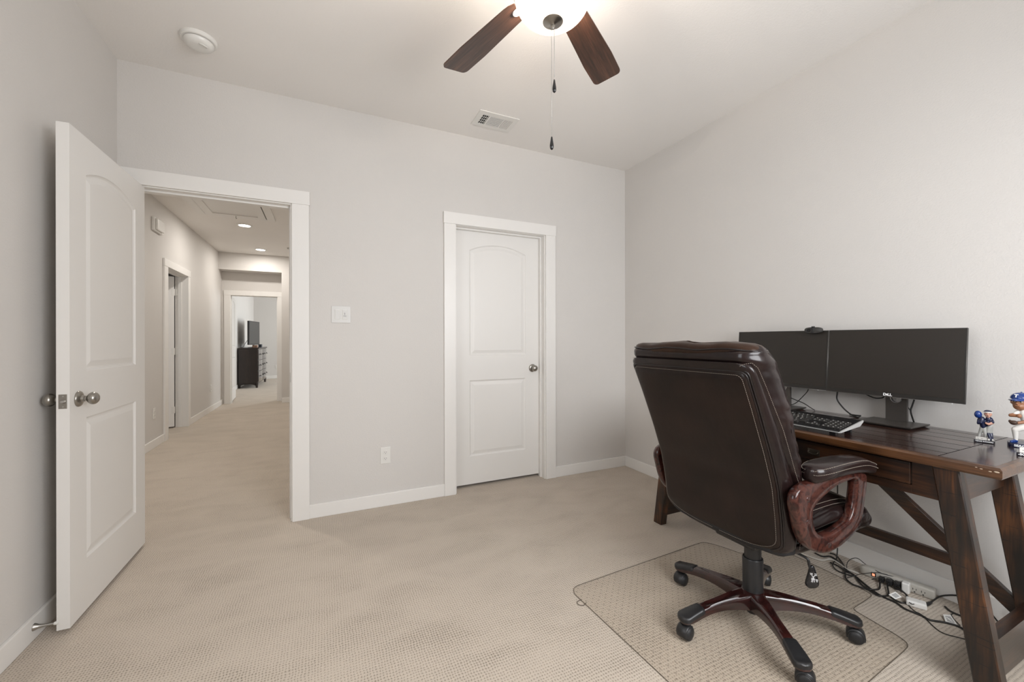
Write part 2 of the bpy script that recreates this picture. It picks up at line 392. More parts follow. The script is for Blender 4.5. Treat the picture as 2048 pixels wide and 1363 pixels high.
struct(obj('window_1', B(((x0_, LW0, 0.85), (x1_, LW0+t_, 2.25)), ((x0_, LW1-t_, 0.85), (x1_, LW1, 2.25)), ((x0_, LW0+t_, 0.85), (x1_, LW1-t_, 0.85+t_)), ((x0_, LW0+t_, 2.25-t_), (x1_, LW1-t_, 2.25)), ((x0_, LW0+t_, mz-0.02), (x1_, LW1-t_, mz+0.02))), TRIM), 'white framed window added out of view in the left wall', 'window')  # added out of view so that daylight reaches the right wall
for i, (a, b) in enumerate(W):
    t_ = 0.045; y0, y1 = YF-0.08, YF-0.04; mz = (WZ0+WZ1)/2
    o = obj('window_%d' % (i+2), B(((a, y0, WZ0), (a+t_, y1, WZ1)), ((b-t_, y0, WZ0), (b, y1, WZ1)), ((a+t_, y0, WZ0), (b-t_, y1, WZ0+t_)),
        ((a+t_, y0, WZ1-t_), (b-t_, y1, WZ1)), ((a+t_, y0, mz-0.02), (b-t_, y1, mz+0.02))), TRIM)
    struct(o, 'wide white framed window opposite the doors', 'window')
# closet behind the closed door, dark unlit
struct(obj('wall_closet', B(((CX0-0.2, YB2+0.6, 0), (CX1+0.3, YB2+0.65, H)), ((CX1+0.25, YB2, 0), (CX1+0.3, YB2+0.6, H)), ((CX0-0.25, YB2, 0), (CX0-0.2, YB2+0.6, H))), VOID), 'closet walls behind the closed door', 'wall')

# hall
SD0, SD1, SZ = 6.12, 6.95, 2.07
HT = 0.128
struct(obj('wall_hall_left', B(((HX0-HT, YB2, 0), (HX0, SD0, H)), ((HX0-HT, SD0, SZ), (HX0, SD1, H)), ((HX0-HT, SD1, 0), (HX0, HA, H))), WALL), 'hall wall with the side doorway and the door chime', 'wall')
struct(obj('wall_hall_right', B(((HX1, YB2, 0), (HX1+0.1, HY+0.4, H))), WALL), 'right wall of the hall', 'wall')
AX1 = -0.705; AZ = 2.455
AXI = (HX0, AX1)
struct(obj('wall_hall_end', B(((HX0, HY, AZ), (AX1, HA, H)), ((AX1, HY, 0), (HX1, HA, H))), WALL), 'hall end wall above and beside the recessed doorway', 'wall')
FD0, FD1, FZ = -1.575, -0.785, 2.04
struct(obj('wall_bedroom_front', B(((-4.1, HA, 0), (FD0, HA+0.12, H)), ((FD0, HA, FZ), (FD1, HA+0.12, H)), ((FD1, HA, 0), (BX1+0.1, HA+0.12, H))), WALL), 'wall holding the far bedroom doorway', 'wall')
struct(obj('wall_bedroom_left', B(((BX0-0.1, HA+0.12, 0), (BX0, BY+0.1, H))), WALL), 'bedroom wall behind the dresser', 'wall')
struct(obj('wall_bedroom_back', B(((BX0-0.1, BY, 0), (BX1+0.1, BY+0.1, H))), WALL), 'far end wall of the bedroom', 'wall')
struct(obj('wall_bedroom_right', B(((BX1, HA+0.12, 0), (BX1+0.1, BY+0.1, H))), WALL), 'right wall of the bedroom', 'wall')
# neighbouring room behind the side doorway, its gloom put into the wall colour
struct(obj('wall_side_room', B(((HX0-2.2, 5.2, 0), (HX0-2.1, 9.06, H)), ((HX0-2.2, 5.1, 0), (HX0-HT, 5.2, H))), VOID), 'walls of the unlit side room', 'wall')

# baseboards
BT, BH = 0.014, 0.091
def baseboard(name, lo, hi, label):
    struct(obj(name, B((lo, hi), bev=0.003), TRIM), label, 'baseboard')
baseboard('baseboard_left', (XL, YF, 0), (XL+BT, YB, BH), 'white baseboard along the left wall')
baseboard('baseboard_right', (XR-BT, YF, 0), (XR, YB, BH), 'white baseboard along the wall behind the desk')
baseboard('baseboard_back_middle', (-0.083, YB-BT, 0), (0.831, YB, BH), 'white baseboard between the two doors')
baseboard('baseboard_back_right', (1.806, YB-BT, 0), (XR-BT, YB, BH), 'short white baseboard right of the closet door')
baseboard('baseboard_hall_near', (HX0, YB2, 0), (HX0+BT, SD0-0.115, BH), 'hall baseboard before the side doorway')
baseboard('baseboard_hall_far', (HX0, SD1+0.075, 0), (HX0+BT, HA-0.02, BH), 'hall baseboard beyond the side doorway')
baseboard('baseboard_hall_end', (AX1+0.002, HY-BT, 0), (HX1, HY, BH), 'hall baseboard right of the far doorway')
baseboard('baseboard_bedroom_left', (BX0, HA+0.12, 0), (BX0+BT, BY, BH), 'bedroom baseboard behind the dresser')
baseboard('baseboard_bedroom_back', (BX0+BT, BY-BT, 0), (BX1, BY, BH), 'baseboard of the far bedroom wall')

# door casings and jambs
def casing_y(name, x0, x1, z, y, wl, wr, hz, label, side=-1, hh=0.088):
    """flat casing on a wall facing -y: inner opening x0..x1, height z"""
    t_ = 0.018; a, b = (y-t_, y) if side < 0 else (y, y+t_)
    bm = bmesh.new()
    box(bm, (x0-wl, a, 0), (x0, b, z), 0.0015); box(bm, (x1, a, 0), (x1+wr, b, z), 0.0015)
    box(bm, (x0-wl-0.004, a-0.003 if side < 0 else a, z), (x1+wr+0.004, b if side < 0 else b+0.003, z+hh), 0.0015)
    return struct(obj(name, bm, TRIM), label, 'door casing')
def jamb_y(name, x0, x1, z, y0, y1, stop, label):
    bm = bmesh.new(); e = 0.0
    box(bm, (x0, y0, 0), (x0+0.018, y1, z)); box(bm, (x1-0.018, y0, 0), (x1, y1, z)); box(bm, (x0+0.018, y0, z-0.018), (x1-0.018, y1, z))
    s0, s1 = stop
    box(bm, (x0+0.018, s0, 0), (x0+0.029, s1, z-0.018), 0.001); box(bm, (x1-0.029, s0, 0), (x1-0.018, s1, z-0.018), 0.001)
    box(bm, (x0+0.029, s0, z-0.029), (x1-0.029, s1, z-0.018), 0.001)
    return struct(obj(name, bm, TRIM), label, 'door jamb')
casing_y('trim_1', -0.975, -0.182, 2.068, YB, 0.068, 0.1, H, 'flat white casing round the hall opening')
jamb_y('trim_2', EX0, EX1, DZ, YB-0.001, YB2+0.001, (YB+0.045, YB+0.083), 'white jamb of the hall opening')
casing_y('trim_3', 0.921, 1.712, 2.064, YB, 0.09, 0.094, H, 'flat white casing round the closet door')
jamb_y('trim_4', CX0, CX1, DZ, YB-0.001, YB2+0.001, (YB+0.052, YB+0.088), 'white jamb of the closet door')
casing_y('trim_5', FD0+0.02, FD1-0.01, 2.02, HA, 0.10, 0.085, H, 'white casing round the far bedroom doorway')
jamb_y('trim_6', FD0, FD1, FZ, HA-0.001, HA+0.121, (HA+0.05, HA+0.085), 'white jamb of the far bedroom doorway')
bm = bmesh.new()
t_ = 0.018
box(bm, (HX0, SD0-0.112, 0), (HX0+t_, SD0-0.012+0.02, 2.055), 0.0015); box(bm, (HX0, SD1-0.018, 0), (HX0+t_, SD1+0.072, 2.055), 0.0015)
box(bm, (HX0, SD0-0.117, 2.055), (HX0+t_+0.003, SD1+0.077, 2.143), 0.0015)
struct(obj('trim_7', bm, TRIM), 'white casing round the hall side doorway', 'door casing')
bm = bmesh.new()
x0, x1 = HX0-HT-0.001, HX0+0.001
box(bm, (x0, SD0, 0), (x1, SD0+0.018, SZ)); box(bm, (x0, SD1-0.018, 0), (x1, SD1, SZ)); box(bm, (x0, SD0+0.018, SZ-0.018), (x1, SD1-0.018, SZ))
box(bm, (x0+0.035, SD1-0.030, 0), (x0+0.07, SD1-0.018, SZ-0.018), 0.001); box(bm, (x0+0.035, SD0+0.018, SZ-0.030), (x0+0.07, SD1-0.030, SZ-0.018), 0.001)
struct(obj('trim_8', bm, TRIM), 'white jamb of the hall side doorway', 'door jamb')

# ------------------------------------------------------------------ panelled door leaves
def arch_outline(x0, x1, z0, z1, zp, d, n=18):
    """panel outline inset by d; flat when zp == z1, else arched top"""
    a, b = x0+d, x1-d; pts = [(a, z0+d), (b, z0+d)]
    if zp <= z1: return pts + [(b, z1-d), (a, z1-d)]
    h = zp-z1; c = (x1-x0)/2; r = (c*c+h*h)/(2*h); cz = zp-r; cx = (x0+x1)/2; rr = r-d
    hb = b-cx; zb = cz+math.sqrt(rr*rr-hb*hb)
    th = math.asin(hb/rr)
    for i in range(n+1):
        t = th-2*th*i/n; pts.append((cx+rr*math.sin(t), cz+rr*math.cos(t)))
    return pts
def leaf_mesh(w_, h_, th, panels):
    """leaf 0..w (u), 0..h (v), faces at depth 0 and th; moulded raised panels on both"""
    bm = bmesh.new()
    prof = [(0.0, 0.0), (0.004, 0.005), (0.010, 0.0085), (0.017, 0.0085), (0.040, 0.0025), (0.043, 0.0022)]
    border = {}
    for side in (0, 1):
        def P(u, v, dep): return bm.verts.new((u, dep if side == 0 else th-dep, v))
        outer = [P(0, 0, 0), P(w_, 0, 0), P(w_, h_, 0), P(0, h_, 0)]; border[side] = outer
        edges = [bm.edges.new((outer[i], outer[(i+1) % 4])) for i in range(4)]
        for pn in panels:
            prev = None
            for k, (ins, dep) in enumerate(prof):
                ring = [P(u, v, dep) for u, v in arch_outline(*pn, ins)]
                if prev is None:
                    edges += [bm.edges.new((ring[i], ring[(i+1) % len(ring)])) for i in range(len(ring))]
                else:
                    for i in range(len(ring)):
                        bm.faces.new((prev[i], prev[(i+1) % len(ring)], ring[(i+1) % len(ring)], ring[i]))
                prev = ring
            bm.faces.new(prev)
        bmesh.ops.triangle_fill(bm, use_beauty=True, use_dissolve=False, edges=edges)
    a, b = border[0], border[1]
    for i in range(4): bm.faces.new((a[i], a[(i+1) % 4], b[(i+1) % 4], b[i]))
    return bm
def place(bm, origin, udir, ddir):
    u, d = Vector(udir), Vector(ddir); o = Vector(origin)
    for v in bm.verts: v.co = o + u*v.co.x + d*v.co.y + Z*v.co.z
    return bm
PAN = lambda a, b: [(a, b, 0.222, 0.832, 0.0), (a, b, 1.032, 1.880, 1.936)]
def knob(parent, c, n, name='knob'):
    """round door knob with rose on a face at c with outward normal n"""
    bm = bmesh.new()
    prof = [(0.0, 0.0), (0.033, 0.0), (0.0335, 0.003), (0.031, 0.007), (0.024, 0.010), (0.014, 0.012), (0.0125, 0.016), (0.0125, 0.021), (0.0105, 0.022), (0.0105, 0.027), (0.013, 0.029)]
    for i in range(13):
        a = -PI/2*0.72 + (PI/2*0.72+PI/2)*i/12
        prof.append((0.0265*math.cos(a), 0.047+0.0195*math.sin(a)))
    lathe(bm, prof, c, n, 36)
    o = obj(name, bm, NICKEL, parent, smooth=50); o['label'] = 'round satin nickel knob'; return o
# entry door, standing open along the left wall
D1 = thing('door_1', 'white two-panel door standing open against the left wall', 'door', (-0.93, 3.0, 0), kind='structure')
bm = leaf_mesh(0.765, 2.045, 0.040, PAN(0.125, 0.638)); place(bm, (-0.930, 3.012, 0.016), (0, -1, 0), (-1, 0, 0))
obj('leaf', bm, DOORM, D1)
knob(D1, (-0.930, 2.311, 0.936), (1, 0, 0)); knob(D1, (-0.970, 2.311, 0.936), (-1, 0, 0))
bm = bmesh.new(); box(bm, (-0.9630, 2.2455, 0.905), (-0.9375, 2.2475, 0.963), 0.0008)
lp = obj('latch_plate', bm, NICKEL, D1); lp['label'] = 'nickel latch plate in the door edge'
bm = bmesh.new(); lathe(bm, [(0.0085, 0), (0.0085, 0.003), (0.006, 0.008), (0, 0.009)], (-0.9495, 2.2455, 0.934), (0, -1, 0), 16)
for z in (0.913, 0.955): lathe(bm, [(0.003, 0), (0.003, 0.0006)], (-0.9495, 2.2455, z), (0, -1, 0), 10)
obj('latch_bolt', bm, STEEL, lp, smooth=30)
for z in (0.25, 1.03, 1.82):
    bm = bmesh.new(); lathe(bm, [(0.006, 0), (0.006, 0.09)], (-0.972, 3.0185, z), Z, 12); obj('hinge', bm, NICKEL, D1, smooth=30)
# closed closet door
D2 = thing('door_2', 'closed white two-panel closet door in the back wall', 'door', (1.317, 3.1, 0), kind='structure')
bm = leaf_mesh(0.773, 2.034, 0.035, PAN(0.136, 0.640)); place(bm, (0.931, YB+0.0885, 0.022), (1, 0, 0), (0, 1, 0)); obj('leaf', bm, DOORM, D2)
knob(D2, (1.635, YB+0.0885, 0.937), (0, -1, 0))
# side door of the hall, opened into the dark room; hinged on its far jamb
D3 = thing('door_3', 'white door opened into the dark side room off the hall', 'door', (HX0-0.11, 6.9, 0), kind='structure')
bm = leaf_mesh(0.76, 2.02, 0.036, PAN(0.13, 0.63)); place(bm, (HX0-HT-0.012, 6.921, 0.02), (-0.93, -0.367, 0), (0.367, -0.93, 0)); obj('leaf', bm, DOORM, D3)
for z in (0.24, 1.03, 1.83):
    bm = bmesh.new(); box(bm, (HX0-HT, 6.925, z-0.045), (HX0-HT+0.034, 6.931, z+0.045), 0.001); bar(bm, (HX0-HT-0.0015, 6.886, z), (HX0-HT-0.027, 6.877, z), 0.003, 0.09, bev=0.0008)
    lathe(bm, [(0.006, 0), (0.006, 0.09)], (HX0-HT-0.003, 6.905, z-0.045), Z, 10)
    h_ = obj('hinge', bm, PLATE, D3); h_['label'] = 'white painted hinge'
# far bedroom door
D4 = thing('door_4', 'white door opened against the bedroom left wall', 'door', (-1.56, HA+0.14, 0), kind='structure')
u = Vector((-0.055, 0.76, 0)).normalized(); d = Vector((-u.y, u.x, 0))
bm = leaf_mesh(0.76, 2.0, 0.036, PAN(0.13, 0.63)); place(bm, (-1.568, HA+0.135, 0.015), u, d); obj('leaf', bm, DOORM, D4)
for z in (0.24, 1.03, 1.80):
    bm = bmesh.new(); box(bm, (-1.5565, HA+0.088, z-0.045), (-1.5535, HA+0.122, z+0.045), 0.0008); lathe(bm, [(0.006, 0), (0.006, 0.09)], (-1.559, HA+0.129, z-0.045), Z, 10)
    h_ = obj('hinge', bm, PLATE, D4); h_['label'] = 'white painted hinge'
# strike plate on the right jamb
bm = bmesh.new(); box(bm, (-0.1935, YB+0.010, 0.905), (-0.1905, YB+0.040, 0.968), 0.0005)
tag(obj('strike_plate', bm, NICKEL), 'nickel strike plate let into the hall opening right jamb', 'strike plate')
# door stop on the left baseboard
ds = thing('door_stop', 'metal door stop on the left baseboard behind the open door', 'door stop', (XL+BT, 2.262, 0.052))
bm = bmesh.new(); c0 = (XL+BT, 2.245, 0.052)
lathe(bm, [(0, 0), (0.014, 0), (0.013, 0.004), (0.008, 0.014), (0.0052, 0.028), (0.0045, 0.06)], c0, (1, 0.03, -0.05), 20); obj('rod', bm, STEEL, ds, smooth=40)
bm = bmesh.new(); dv = Vector((1, 0.03, -0.05)).normalized(); lathe(bm, [(0, 0), (0.0062, 0), (0.007, 0.006), (0.006, 0.012), (0, 0.013)], Vector(c0)+dv*0.058, dv, 16)
o = obj('bumper_tip', bm, PLATE, ds, smooth=40); o['label'] = 'white rubber tip'

# ------------------------------------------------------------------ wall fittings
def outlet(c, n, u, label, z0=None, parts=True):
    c, n, u = Vector(c), Vector(n), Vector(u)
    t = thing('wall_outlet', label, 'outlet', tuple(c))
    def mb(a0, a1, z0_, z1_, d0, d1, bev=0.0):
        bm = bmesh.new(); vs = box(bm, (a0, d0, z0_), (a1, d1, z1_), bev)
        for v in bm.verts: v.co = c + u*v.co.x + n*v.co.y + Z*v.co.z
        return bm
    obj('cover_plate', mb(-0.0355, 0.0355, -0.0585, 0.0585, 0, 0.006, 0.003), PLATE, t)
    for s in (-1, 1):
        bm = bmesh.new(); zc = s*0.0215
        rings = [sring(c + n*dd + Z*zc, u, Z, 0.0165*k, 0.0135*k, 24, 3.2) for dd, k in ((0.005, 1), (0.0085, 1), (0.009, 0.96), (0.009, 0.02))]
        loft(bm, rings, True)
        r = obj('receptacle', bm, PLATE, t, smooth=30)
        bm = bmesh.new()
        for dx, hh in ((-0.006, 0.0045), (0.006, 0.0036)):
            box(bm, (dx-0.0009, 0.0088, zc+0.002-hh), (dx+0.0009, 0.0095, zc+0.002+hh))
        box(bm, (-0.0018, 0.0088, zc-0.0095), (0.0018, 0.0095, zc-0.0062))
        for v in bm.verts: v.co = c + u*v.co.x + n*v.co.y + Z*v.co.z
        obj('slots', bm, HOLE, r)
    return t
outlet((0.403, YB, 0.359), (0, -1, 0), (1, 0, 0), 'white duplex outlet low on the back wall between the doors')
outlet((HX0, 5.72, 0.375), (1, 0, 0), (0, 1, 0), 'white outlet on the hall wall before the side doorway')
outlet((HX0, 8.22, 0.39), (1, 0, 0), (0, 1, 0), 'white outlet on the hall wall beyond the side doorway')
outlet((-1.30, BY, 0.36), (0, -1, 0), (1, 0, 0), 'white outlet on the bedroom end wall right of the dresser')
sw = thing('light_switch', 'glossy white two-gang light switch plate beside the hall opening', 'light switch', (0.113, YB, 1.355))
bm = bmesh.new(); box(bm, (0.052, YB-0.006, 1.297), (0.174, YB, 1.412), 0.003); obj('cover_plate', bm, PLATE2, sw)
for i, xc in enumerate((0.090, 0.136)):
    bm = bmesh.new(); box(bm, (xc-0.0165, YB-0.0085, 1.322), (xc+0.0165, YB-0.005, 1.388), 0.0012)
    f = obj('switch_frame', bm, PLATE, sw)
    bm = bmesh.new()
    loft(bm, [[(xc-0.0135, YB-0.0085, 1.327), (xc+0.0135, YB-0.0085, 1.327), (xc+0.0135, YB-0.0085, 1.383), (xc-0.0135, YB-0.0085, 1.383)],
              [(xc-0.0135, YB-0.0105, 1.327), (xc+0.0135, YB-0.0105, 1.327), (xc+0.0135, YB-0.0135, 1.383), (xc-0.0135, YB-0.0135, 1.383)]])
    rk = obj('rocker', bm, PLATE2, f)
    if i == 1:
        bm = bmesh.new(); box(bm, (xc-0.001, YB-0.0138, 1.352), (xc+0.001, YB-0.0120, 1.367)); box(bm, (xc-0.010, YB-0.0127, 1.3425), (xc+0.010, YB-0.0110, 1.3445)); obj('dimmer_slide', bm, INK, f)
# door chime
ch = thing('door_chime', 'small white door chime box high on the hall wall', 'door chime', (HX0, 5.78, 2.45))
bm = bmesh.new(); box(bm, (HX0, 5.66, 2.385), (HX0+0.028, 5.93, 2.535), 0.008, 3); obj('back_box', bm, PLATE, ch)
bm = bmesh.new(); box(bm, (HX0+0.026, 5.69, 2.400), (HX0+0.050, 5.90, 2.525), 0.010, 3); obj('cover', bm, PLATE, ch)

# ------------------------------------------------------------------ ceiling fittings
sd = thing('smoke_detector', 'round white smoke detector on the room ceiling', 'smoke detector', (-0.588, 2.625, H))
bm = bmesh.new(); lathe(bm, [(0, 0), (0.080, 0), (0.081, -0.006), (0.078, -0.016), (0.074, -0.019), (0, -0.019)], (-0.588, 2.625, H), Z, 48); obj('mounting_ring', bm, PLATE, sd, smooth=35)
bm = bmesh.new(); lathe(bm, [(0.062, -0.0175), (0.062, -0.0215), (0, -0.0215)], (-0.588, 2.625, H), Z, 48); obj('sensor_slot', bm, HOLE, sd, smooth=35)
bm = bmesh.new(); lathe(bm, [(0, -0.0205), (0.066, -0.0212), (0.0655, -0.027), (0.060, -0.037), (0.048, -0.045), (0.03, -0.048), (0, -0.049)], (-0.588, 2.625, H), Z, 48); obj('cover', bm, PLATE, sd, smooth=35)
bm = bmesh.new(); lathe(bm, [(0, 0), (0.020, 0), (0.021, -0.004), (0.017, -0.006), (0.015, -0.004), (0, -0.004)], (-0.563, 2.598, H-0.0445), (0.25, -0.25, 0.93), 28); o = obj('test_button', bm, PLATE, sd, smooth=35)
# supply vent
vx0, vx1, vy0, vy1 = 0.983, 1.283, 2.615, 2.815
vt = thing('ceiling_vent', 'white rectangular air vent in the ceiling above the closet door', 'air vent', ((vx0+vx1)/2, (vy0+vy1)/2, H))
bm = bmesh.new(); fz = H-0.006
ix0, ix1, iy0, iy1 = vx0+0.036, vx1-0.036, vy0+0.045, vy1-0.035
for lo, hi in (((vx0, vy0), (vx1, iy0)), ((vx0, iy1), (vx1, vy1)), ((vx0, iy0), (ix0, iy1)), ((ix1, iy0), (vx1, iy1))): box(bm, (*lo, fz), (*hi, H-0.0002))
xa, xb = ix0+0.055, ix1-0.062
for a in (xa, xb): box(bm, (a-0.005, iy0, fz), (a+0.005, iy1, H-0.001))
obj('frame', bm, PLATE, vt)
bm = bmesh.new(); box(bm, (ix0, iy0, H-0.0012), (ix1, iy1, H-0.0002)); obj('duct_shade', bm, HOLE, vt)  # flat black sheet in place of the shaded duct
bm = bmesh.new()
for i in range(10):
    y = iy0+(i+0.6)*(iy1-iy0)/10.3; box(bm, (xa+0.005, y-0.0026, fz), (xb-0.005, y+0.0026, H-0.0035))
g = obj('louvers', bm, PLATE, vt); g['label'] = 'middle bank of fixed slats'
bm = bmesh.new()
for i in range(4):
    x = ix0+0.002+i*0.0135; box(bm, (x, iy0, fz), (x+0.0022, iy1, H-0.003))
for i in range(3):
    y = iy0+0.03+i*0.030; box(bm, (ix0, y-0.0015, fz+0.001), (xa-0.005, y+0.0015, H-0.003))
g = obj('louvers', bm, PLATE, vt); g['label'] = 'crossed slats at the left end'
bm = bmesh.new()
for i in range(5):
    x = xb+0.008+i*0.0108; box(bm, (x, iy0, fz), (x+0.0082, iy1, H-0.003))
g = obj('louvers', bm, PLATE, vt); g['label'] = 'lengthwise slats at the right end'
# recessed hall lights; the one by the room doorway is added, unseen
GLOW = plain('led_disc', (1, 1, 1), 0.5, emit=(1.0, 0.95, 0.88), estr=9)
for i, (x, y, lab) in enumerate(((-0.975, 6.62, 'nearer recessed ceiling light in the hall, just past the attic hatch'), (-0.985, 8.28, 'farther recessed ceiling light in the hall, before the end wall'), (-0.95, 4.1, 'added unseen recessed hall light above the room doorway'))):
    t = thing('recessed_light', lab, 'ceiling light', (x, y, H), 'recessed lights of the hall')
    bm = bmesh.new(); lathe(bm, [(0.068, -0.0005), (0.092, -0.0005), (0.091, -0.006), (0.070, -0.008), (0.068, -0.0005)], (x, y, H), Z, 40); obj('trim_ring', bm, PLATE, t, smooth=30)
    bm = bmesh.new(); lathe(bm, [(0, -0.001), (0.0685, -0.001), (0.0685, -0.004), (0, -0.0045)], (x, y, H), Z, 40); obj('lens', bm, GLOW, t, smooth=30)
    l = bpy.data.lights.new('hall_lamp', 'AREA'); l.shape = 'DISK'; l.size = 0.13; l.energy = (12, 11, 15)[i]; l.color = (1.0, 0.95, 0.89)
    lo = bpy.data.objects.new('hall_lamp', l); C.objects.link(lo); lo.location = (x, y, H-0.01)
    lo.parent = t; lo.matrix_parent_inverse = parent_inv(t)
# attic hatch
ah = thing('attic_hatch', 'white framed attic hatch with pull hook in the hall ceiling', 'attic hatch', (-0.985, 5.45, H))
bm = bmesh.new(); hx0, hx1, hy0, hy1 = -1.405, -0.565, 4.75, 6.19
for lo, hi in (((hx0, hy0), (hx0+0.09, hy1)), ((hx1-0.09, hy0), (hx1, hy1)), ((hx0+0.09, hy0), (hx1-0.09, hy0+0.055)), ((hx0+0.09, hy1-0.055), (hx1-0.09, hy1))): box(bm, (*lo, H-0.018), (*hi, H-0.0005), 0.001)
obj('casing', bm, TRIM, ah)
bm = bmesh.new(); box(bm, (hx0+0.09, hy0+0.055, H-0.002), (hx1-0.09, hy1-0.055, H-0.0005)); obj('gap', bm, HOLE, ah)  # flat black sheet as the shade round the hatch panel
bm = bmesh.new(); px0, px1, py0, py1 = hx0+0.094, hx1-0.100, hy0+0.06, hy1-0.058
for lo, hi in (((px0, py0), (px0+0.085, py1)), ((px1-0.085, py0), (px1, py1)), ((px0+0.085, py0), (px1-0.085, py0+0.09)), ((px0+0.085, py1-0.06), (px1-0.085, py1))): box(bm, (*lo, H-0.020), (*hi, H-0.003), 0.001)
box(bm, (px0+0.085, py0+0.09, H-0.009), (px1-0.085, py1-0.06, H-0.003))
obj('hatch_panel', bm, TRIM, ah)
bm = bmesh.new(); tube(bm, catmull([(-0.99, 6.10, H-0.018), (-0.99, 6.10, H-0.045), (-0.985, 6.10, H-0.052), (-0.98, 6.10, H-0.045)], 5), 0.003, 8); obj('hook', bm, NICKEL, ah, smooth='all')
# fire sprinkler-like disc near the right of the hall ceiling
bm = bmesh.new(); lathe(bm, [(0, 0), (0.055, 0), (0.055, -0.012), (0.045, -0.018), (0, -0.018)], (-0.50, 7.95, H), Z, 32)
tag(obj('ceiling_disc', bm, GREYP, smooth=30), 'thin grey disc on the hall ceiling near the right edge of the doorway', 'ceiling disc')

# ------------------------------------------------------------------ ceiling fan
FX, FY = 0.755, 1.266
fan = thing('ceiling_fan', 'ceiling fan with walnut blades and a lit frosted glass bowl', 'ceiling fan', (FX, FY, H))
bm = bmesh.new(); lathe(bm, [(0, 0), (0.07, 0), (0.072, -0.02), (0.06, -0.045), (0.03, -0.06), (0.014, -0.062), (0.014, -0.12), (0.05, -0.125), (0.10, -0.145), (0.115, -0.18), (0.115, -0.235), (0.09, -0.265), (0.06, -0.28), (0.055, -0.30), (0.02, -0.31), (0.012, -0.34), (0.012, -0.43), (0, -0.43)], (FX, FY, H), Z, 48)
o = obj('motor_housing', bm, NICKEL, fan, smooth=30); o['label'] = 'satin nickel motor housing'
BZ = 2.485
for k in range(5):
    a = math.radians(106 - 71.5*k) if k < 3 else math.radians(106 - 72*k)
    ca, sa = math.cos(a), math.sin(a)
    pit = math.radians(-11)
    rv, tv = Vector((ca, sa, 0)), Vector((-sa, ca, 0))
    tv2 = tv*math.cos(pit) + Z*math.sin(pit); nv = rv.cross(tv2)
    bm = bmesh.new()
    n = 34; out = []
    L0, L1 = 0.17, 0.655
    for i in range(n+1):
        s = 1-(1-i/n)**1.6; r = L0+(L1-L0)*s
        wv = 0.050+0.018*min(1, s*1.5)
        if s > 0.94: wv -= 0.020*(1-math.sqrt(max(0.0, 1-((s-0.94)/0.06)**2)))
        if s < 0.06: wv *= 0.75+0.25*s/0.06
        out.append((r + (0.0), wv))
    top, bot = [], []
    for sgn in (1, -1):
        seq = out if sgn == 1 else out[::-1]
        for r, wv in seq: top.append(Vector((FX, FY, BZ)) + rv*r + tv2*wv*sgn + nv*0.003)
    for sgn in (1, -1):
        seq = out if sgn == 1 else out[::-1]
        for r, wv in seq: bot.append(Vector((FX, FY, BZ)) + rv*r + tv2*wv*sgn - nv*0.003)
    # local-space mesh so that the grain runs along the blade
    fr = Matrix((( rv.x, tv.x, 0, FX), (rv.y, tv.y, 0, FY), (0, 0, 1, BZ), (0, 0, 0, 1)))
    inv = fr.inverted()
    loft(bm, [[inv @ p for p in bot], [inv @ p for p in top]])
    b_ = obj('blade', bm, FANW); b_.matrix_world = fr
    b_.parent = fan; b_.matrix_parent_inverse = parent_inv(fan)
    bm = bmesh.new()
    bar(bm, Vector((FX, FY, BZ+0.012))+rv*0.09, Vector((FX, FY, BZ-0.004))+rv*0.18, 0.022, 0.006, bev=0.002)
    p = Vector((FX, FY, BZ-0.004))+rv*0.185
    loft(bm, [sring(p+nv*-0.001, rv, tv2, 0.028, 0.018, 20, 2.5), sring(p+nv*-0.006, rv, tv2, 0.026, 0.016, 20, 2.5)])
    bi = obj('blade_bracket', bm, PLATE, fan, smooth=40)
bm = bmesh.new()
prof = []
for i in range(22):
    a = PI/2*i/21
    prof.append((0.139*math.sin(a)**0.82 if i else 0.0, -0.105*math.cos(a)))
bowl_z = 2.43
rings = []
for r, h in prof:
    rings.append([Vector((FX+max(r, 0.002)*math.cos(2*PI*i/64), FY+max(r, 0.002)*math.sin(2*PI*i/64), bowl_z+h)) for i in range(64)])
loft(bm, rings, False)
o = obj('glass_bowl', bm, FROST, fan, smooth='all'); o['label'] = 'lit frosted glass bowl'
bm = bmesh.new(); lathe(bm, [(0.1385, 0), (0.143, 0.0), (0.143, 0.010), (0.1385, 0.010), (0.1385, 0)], (FX, FY, bowl_z-0.002), Z, 64); obj('bowl_rim', bm, NICKEL, fan, smooth=30)
bm = bmesh.new(); lathe(bm, [(0, 0.004), (0.036, 0.006), (0.0365, 0.002), (0.030, -0.003), (0.012, -0.006), (0.007, -0.010), (0.0075, -0.016), (0.004, -0.024), (0, -0.025)], (FX, FY, bowl_z-0.1055), Z, 40); obj('finial', bm, NICKEL, fan, smooth=35)
for (dx, dy, z0, z1) in ((0.004, -0.003, 2.300, 2.095), (-0.0035, 0.003, 2.300, 1.89)):
    bm = bmesh.new(); x, y = FX+dx, FY+dy; nb = int((z0-z1-0.03)/0.0046)
    for i in range(nb):
        g = bmesh.ops.create_icosphere(bm, subdivisions=1, radius=0.0017, matrix=Matrix.Translation((x, y, z0-i*0.0046)))
    tube(bm, [(x, y, z0+0.005), (x, y, z1+0.02)], 0.0006, 5)
    ch_ = obj('pull_chain', bm, STEEL, fan, smooth='all'); ch_['label'] = 'beaded pull chain'
    bm = bmesh.new(); zc = z1
    lathe(bm, [(0.0015, 0.024), (0.0028, 0.022), (0.0045, 0.010), (0.0068, -0.004), (0.0072, -0.012), (0.0055, -0.020), (0.002, -0.0235), (0, -0.024)], (x, y, zc), Z, 20)
    k_ = obj('pull_knob', bm, BLACKG, ch_, smooth='all'); k_.parent = ch_; k_.matrix_parent_inverse = Matrix.Identity(4); k_['label'] = 'dark teardrop pull'
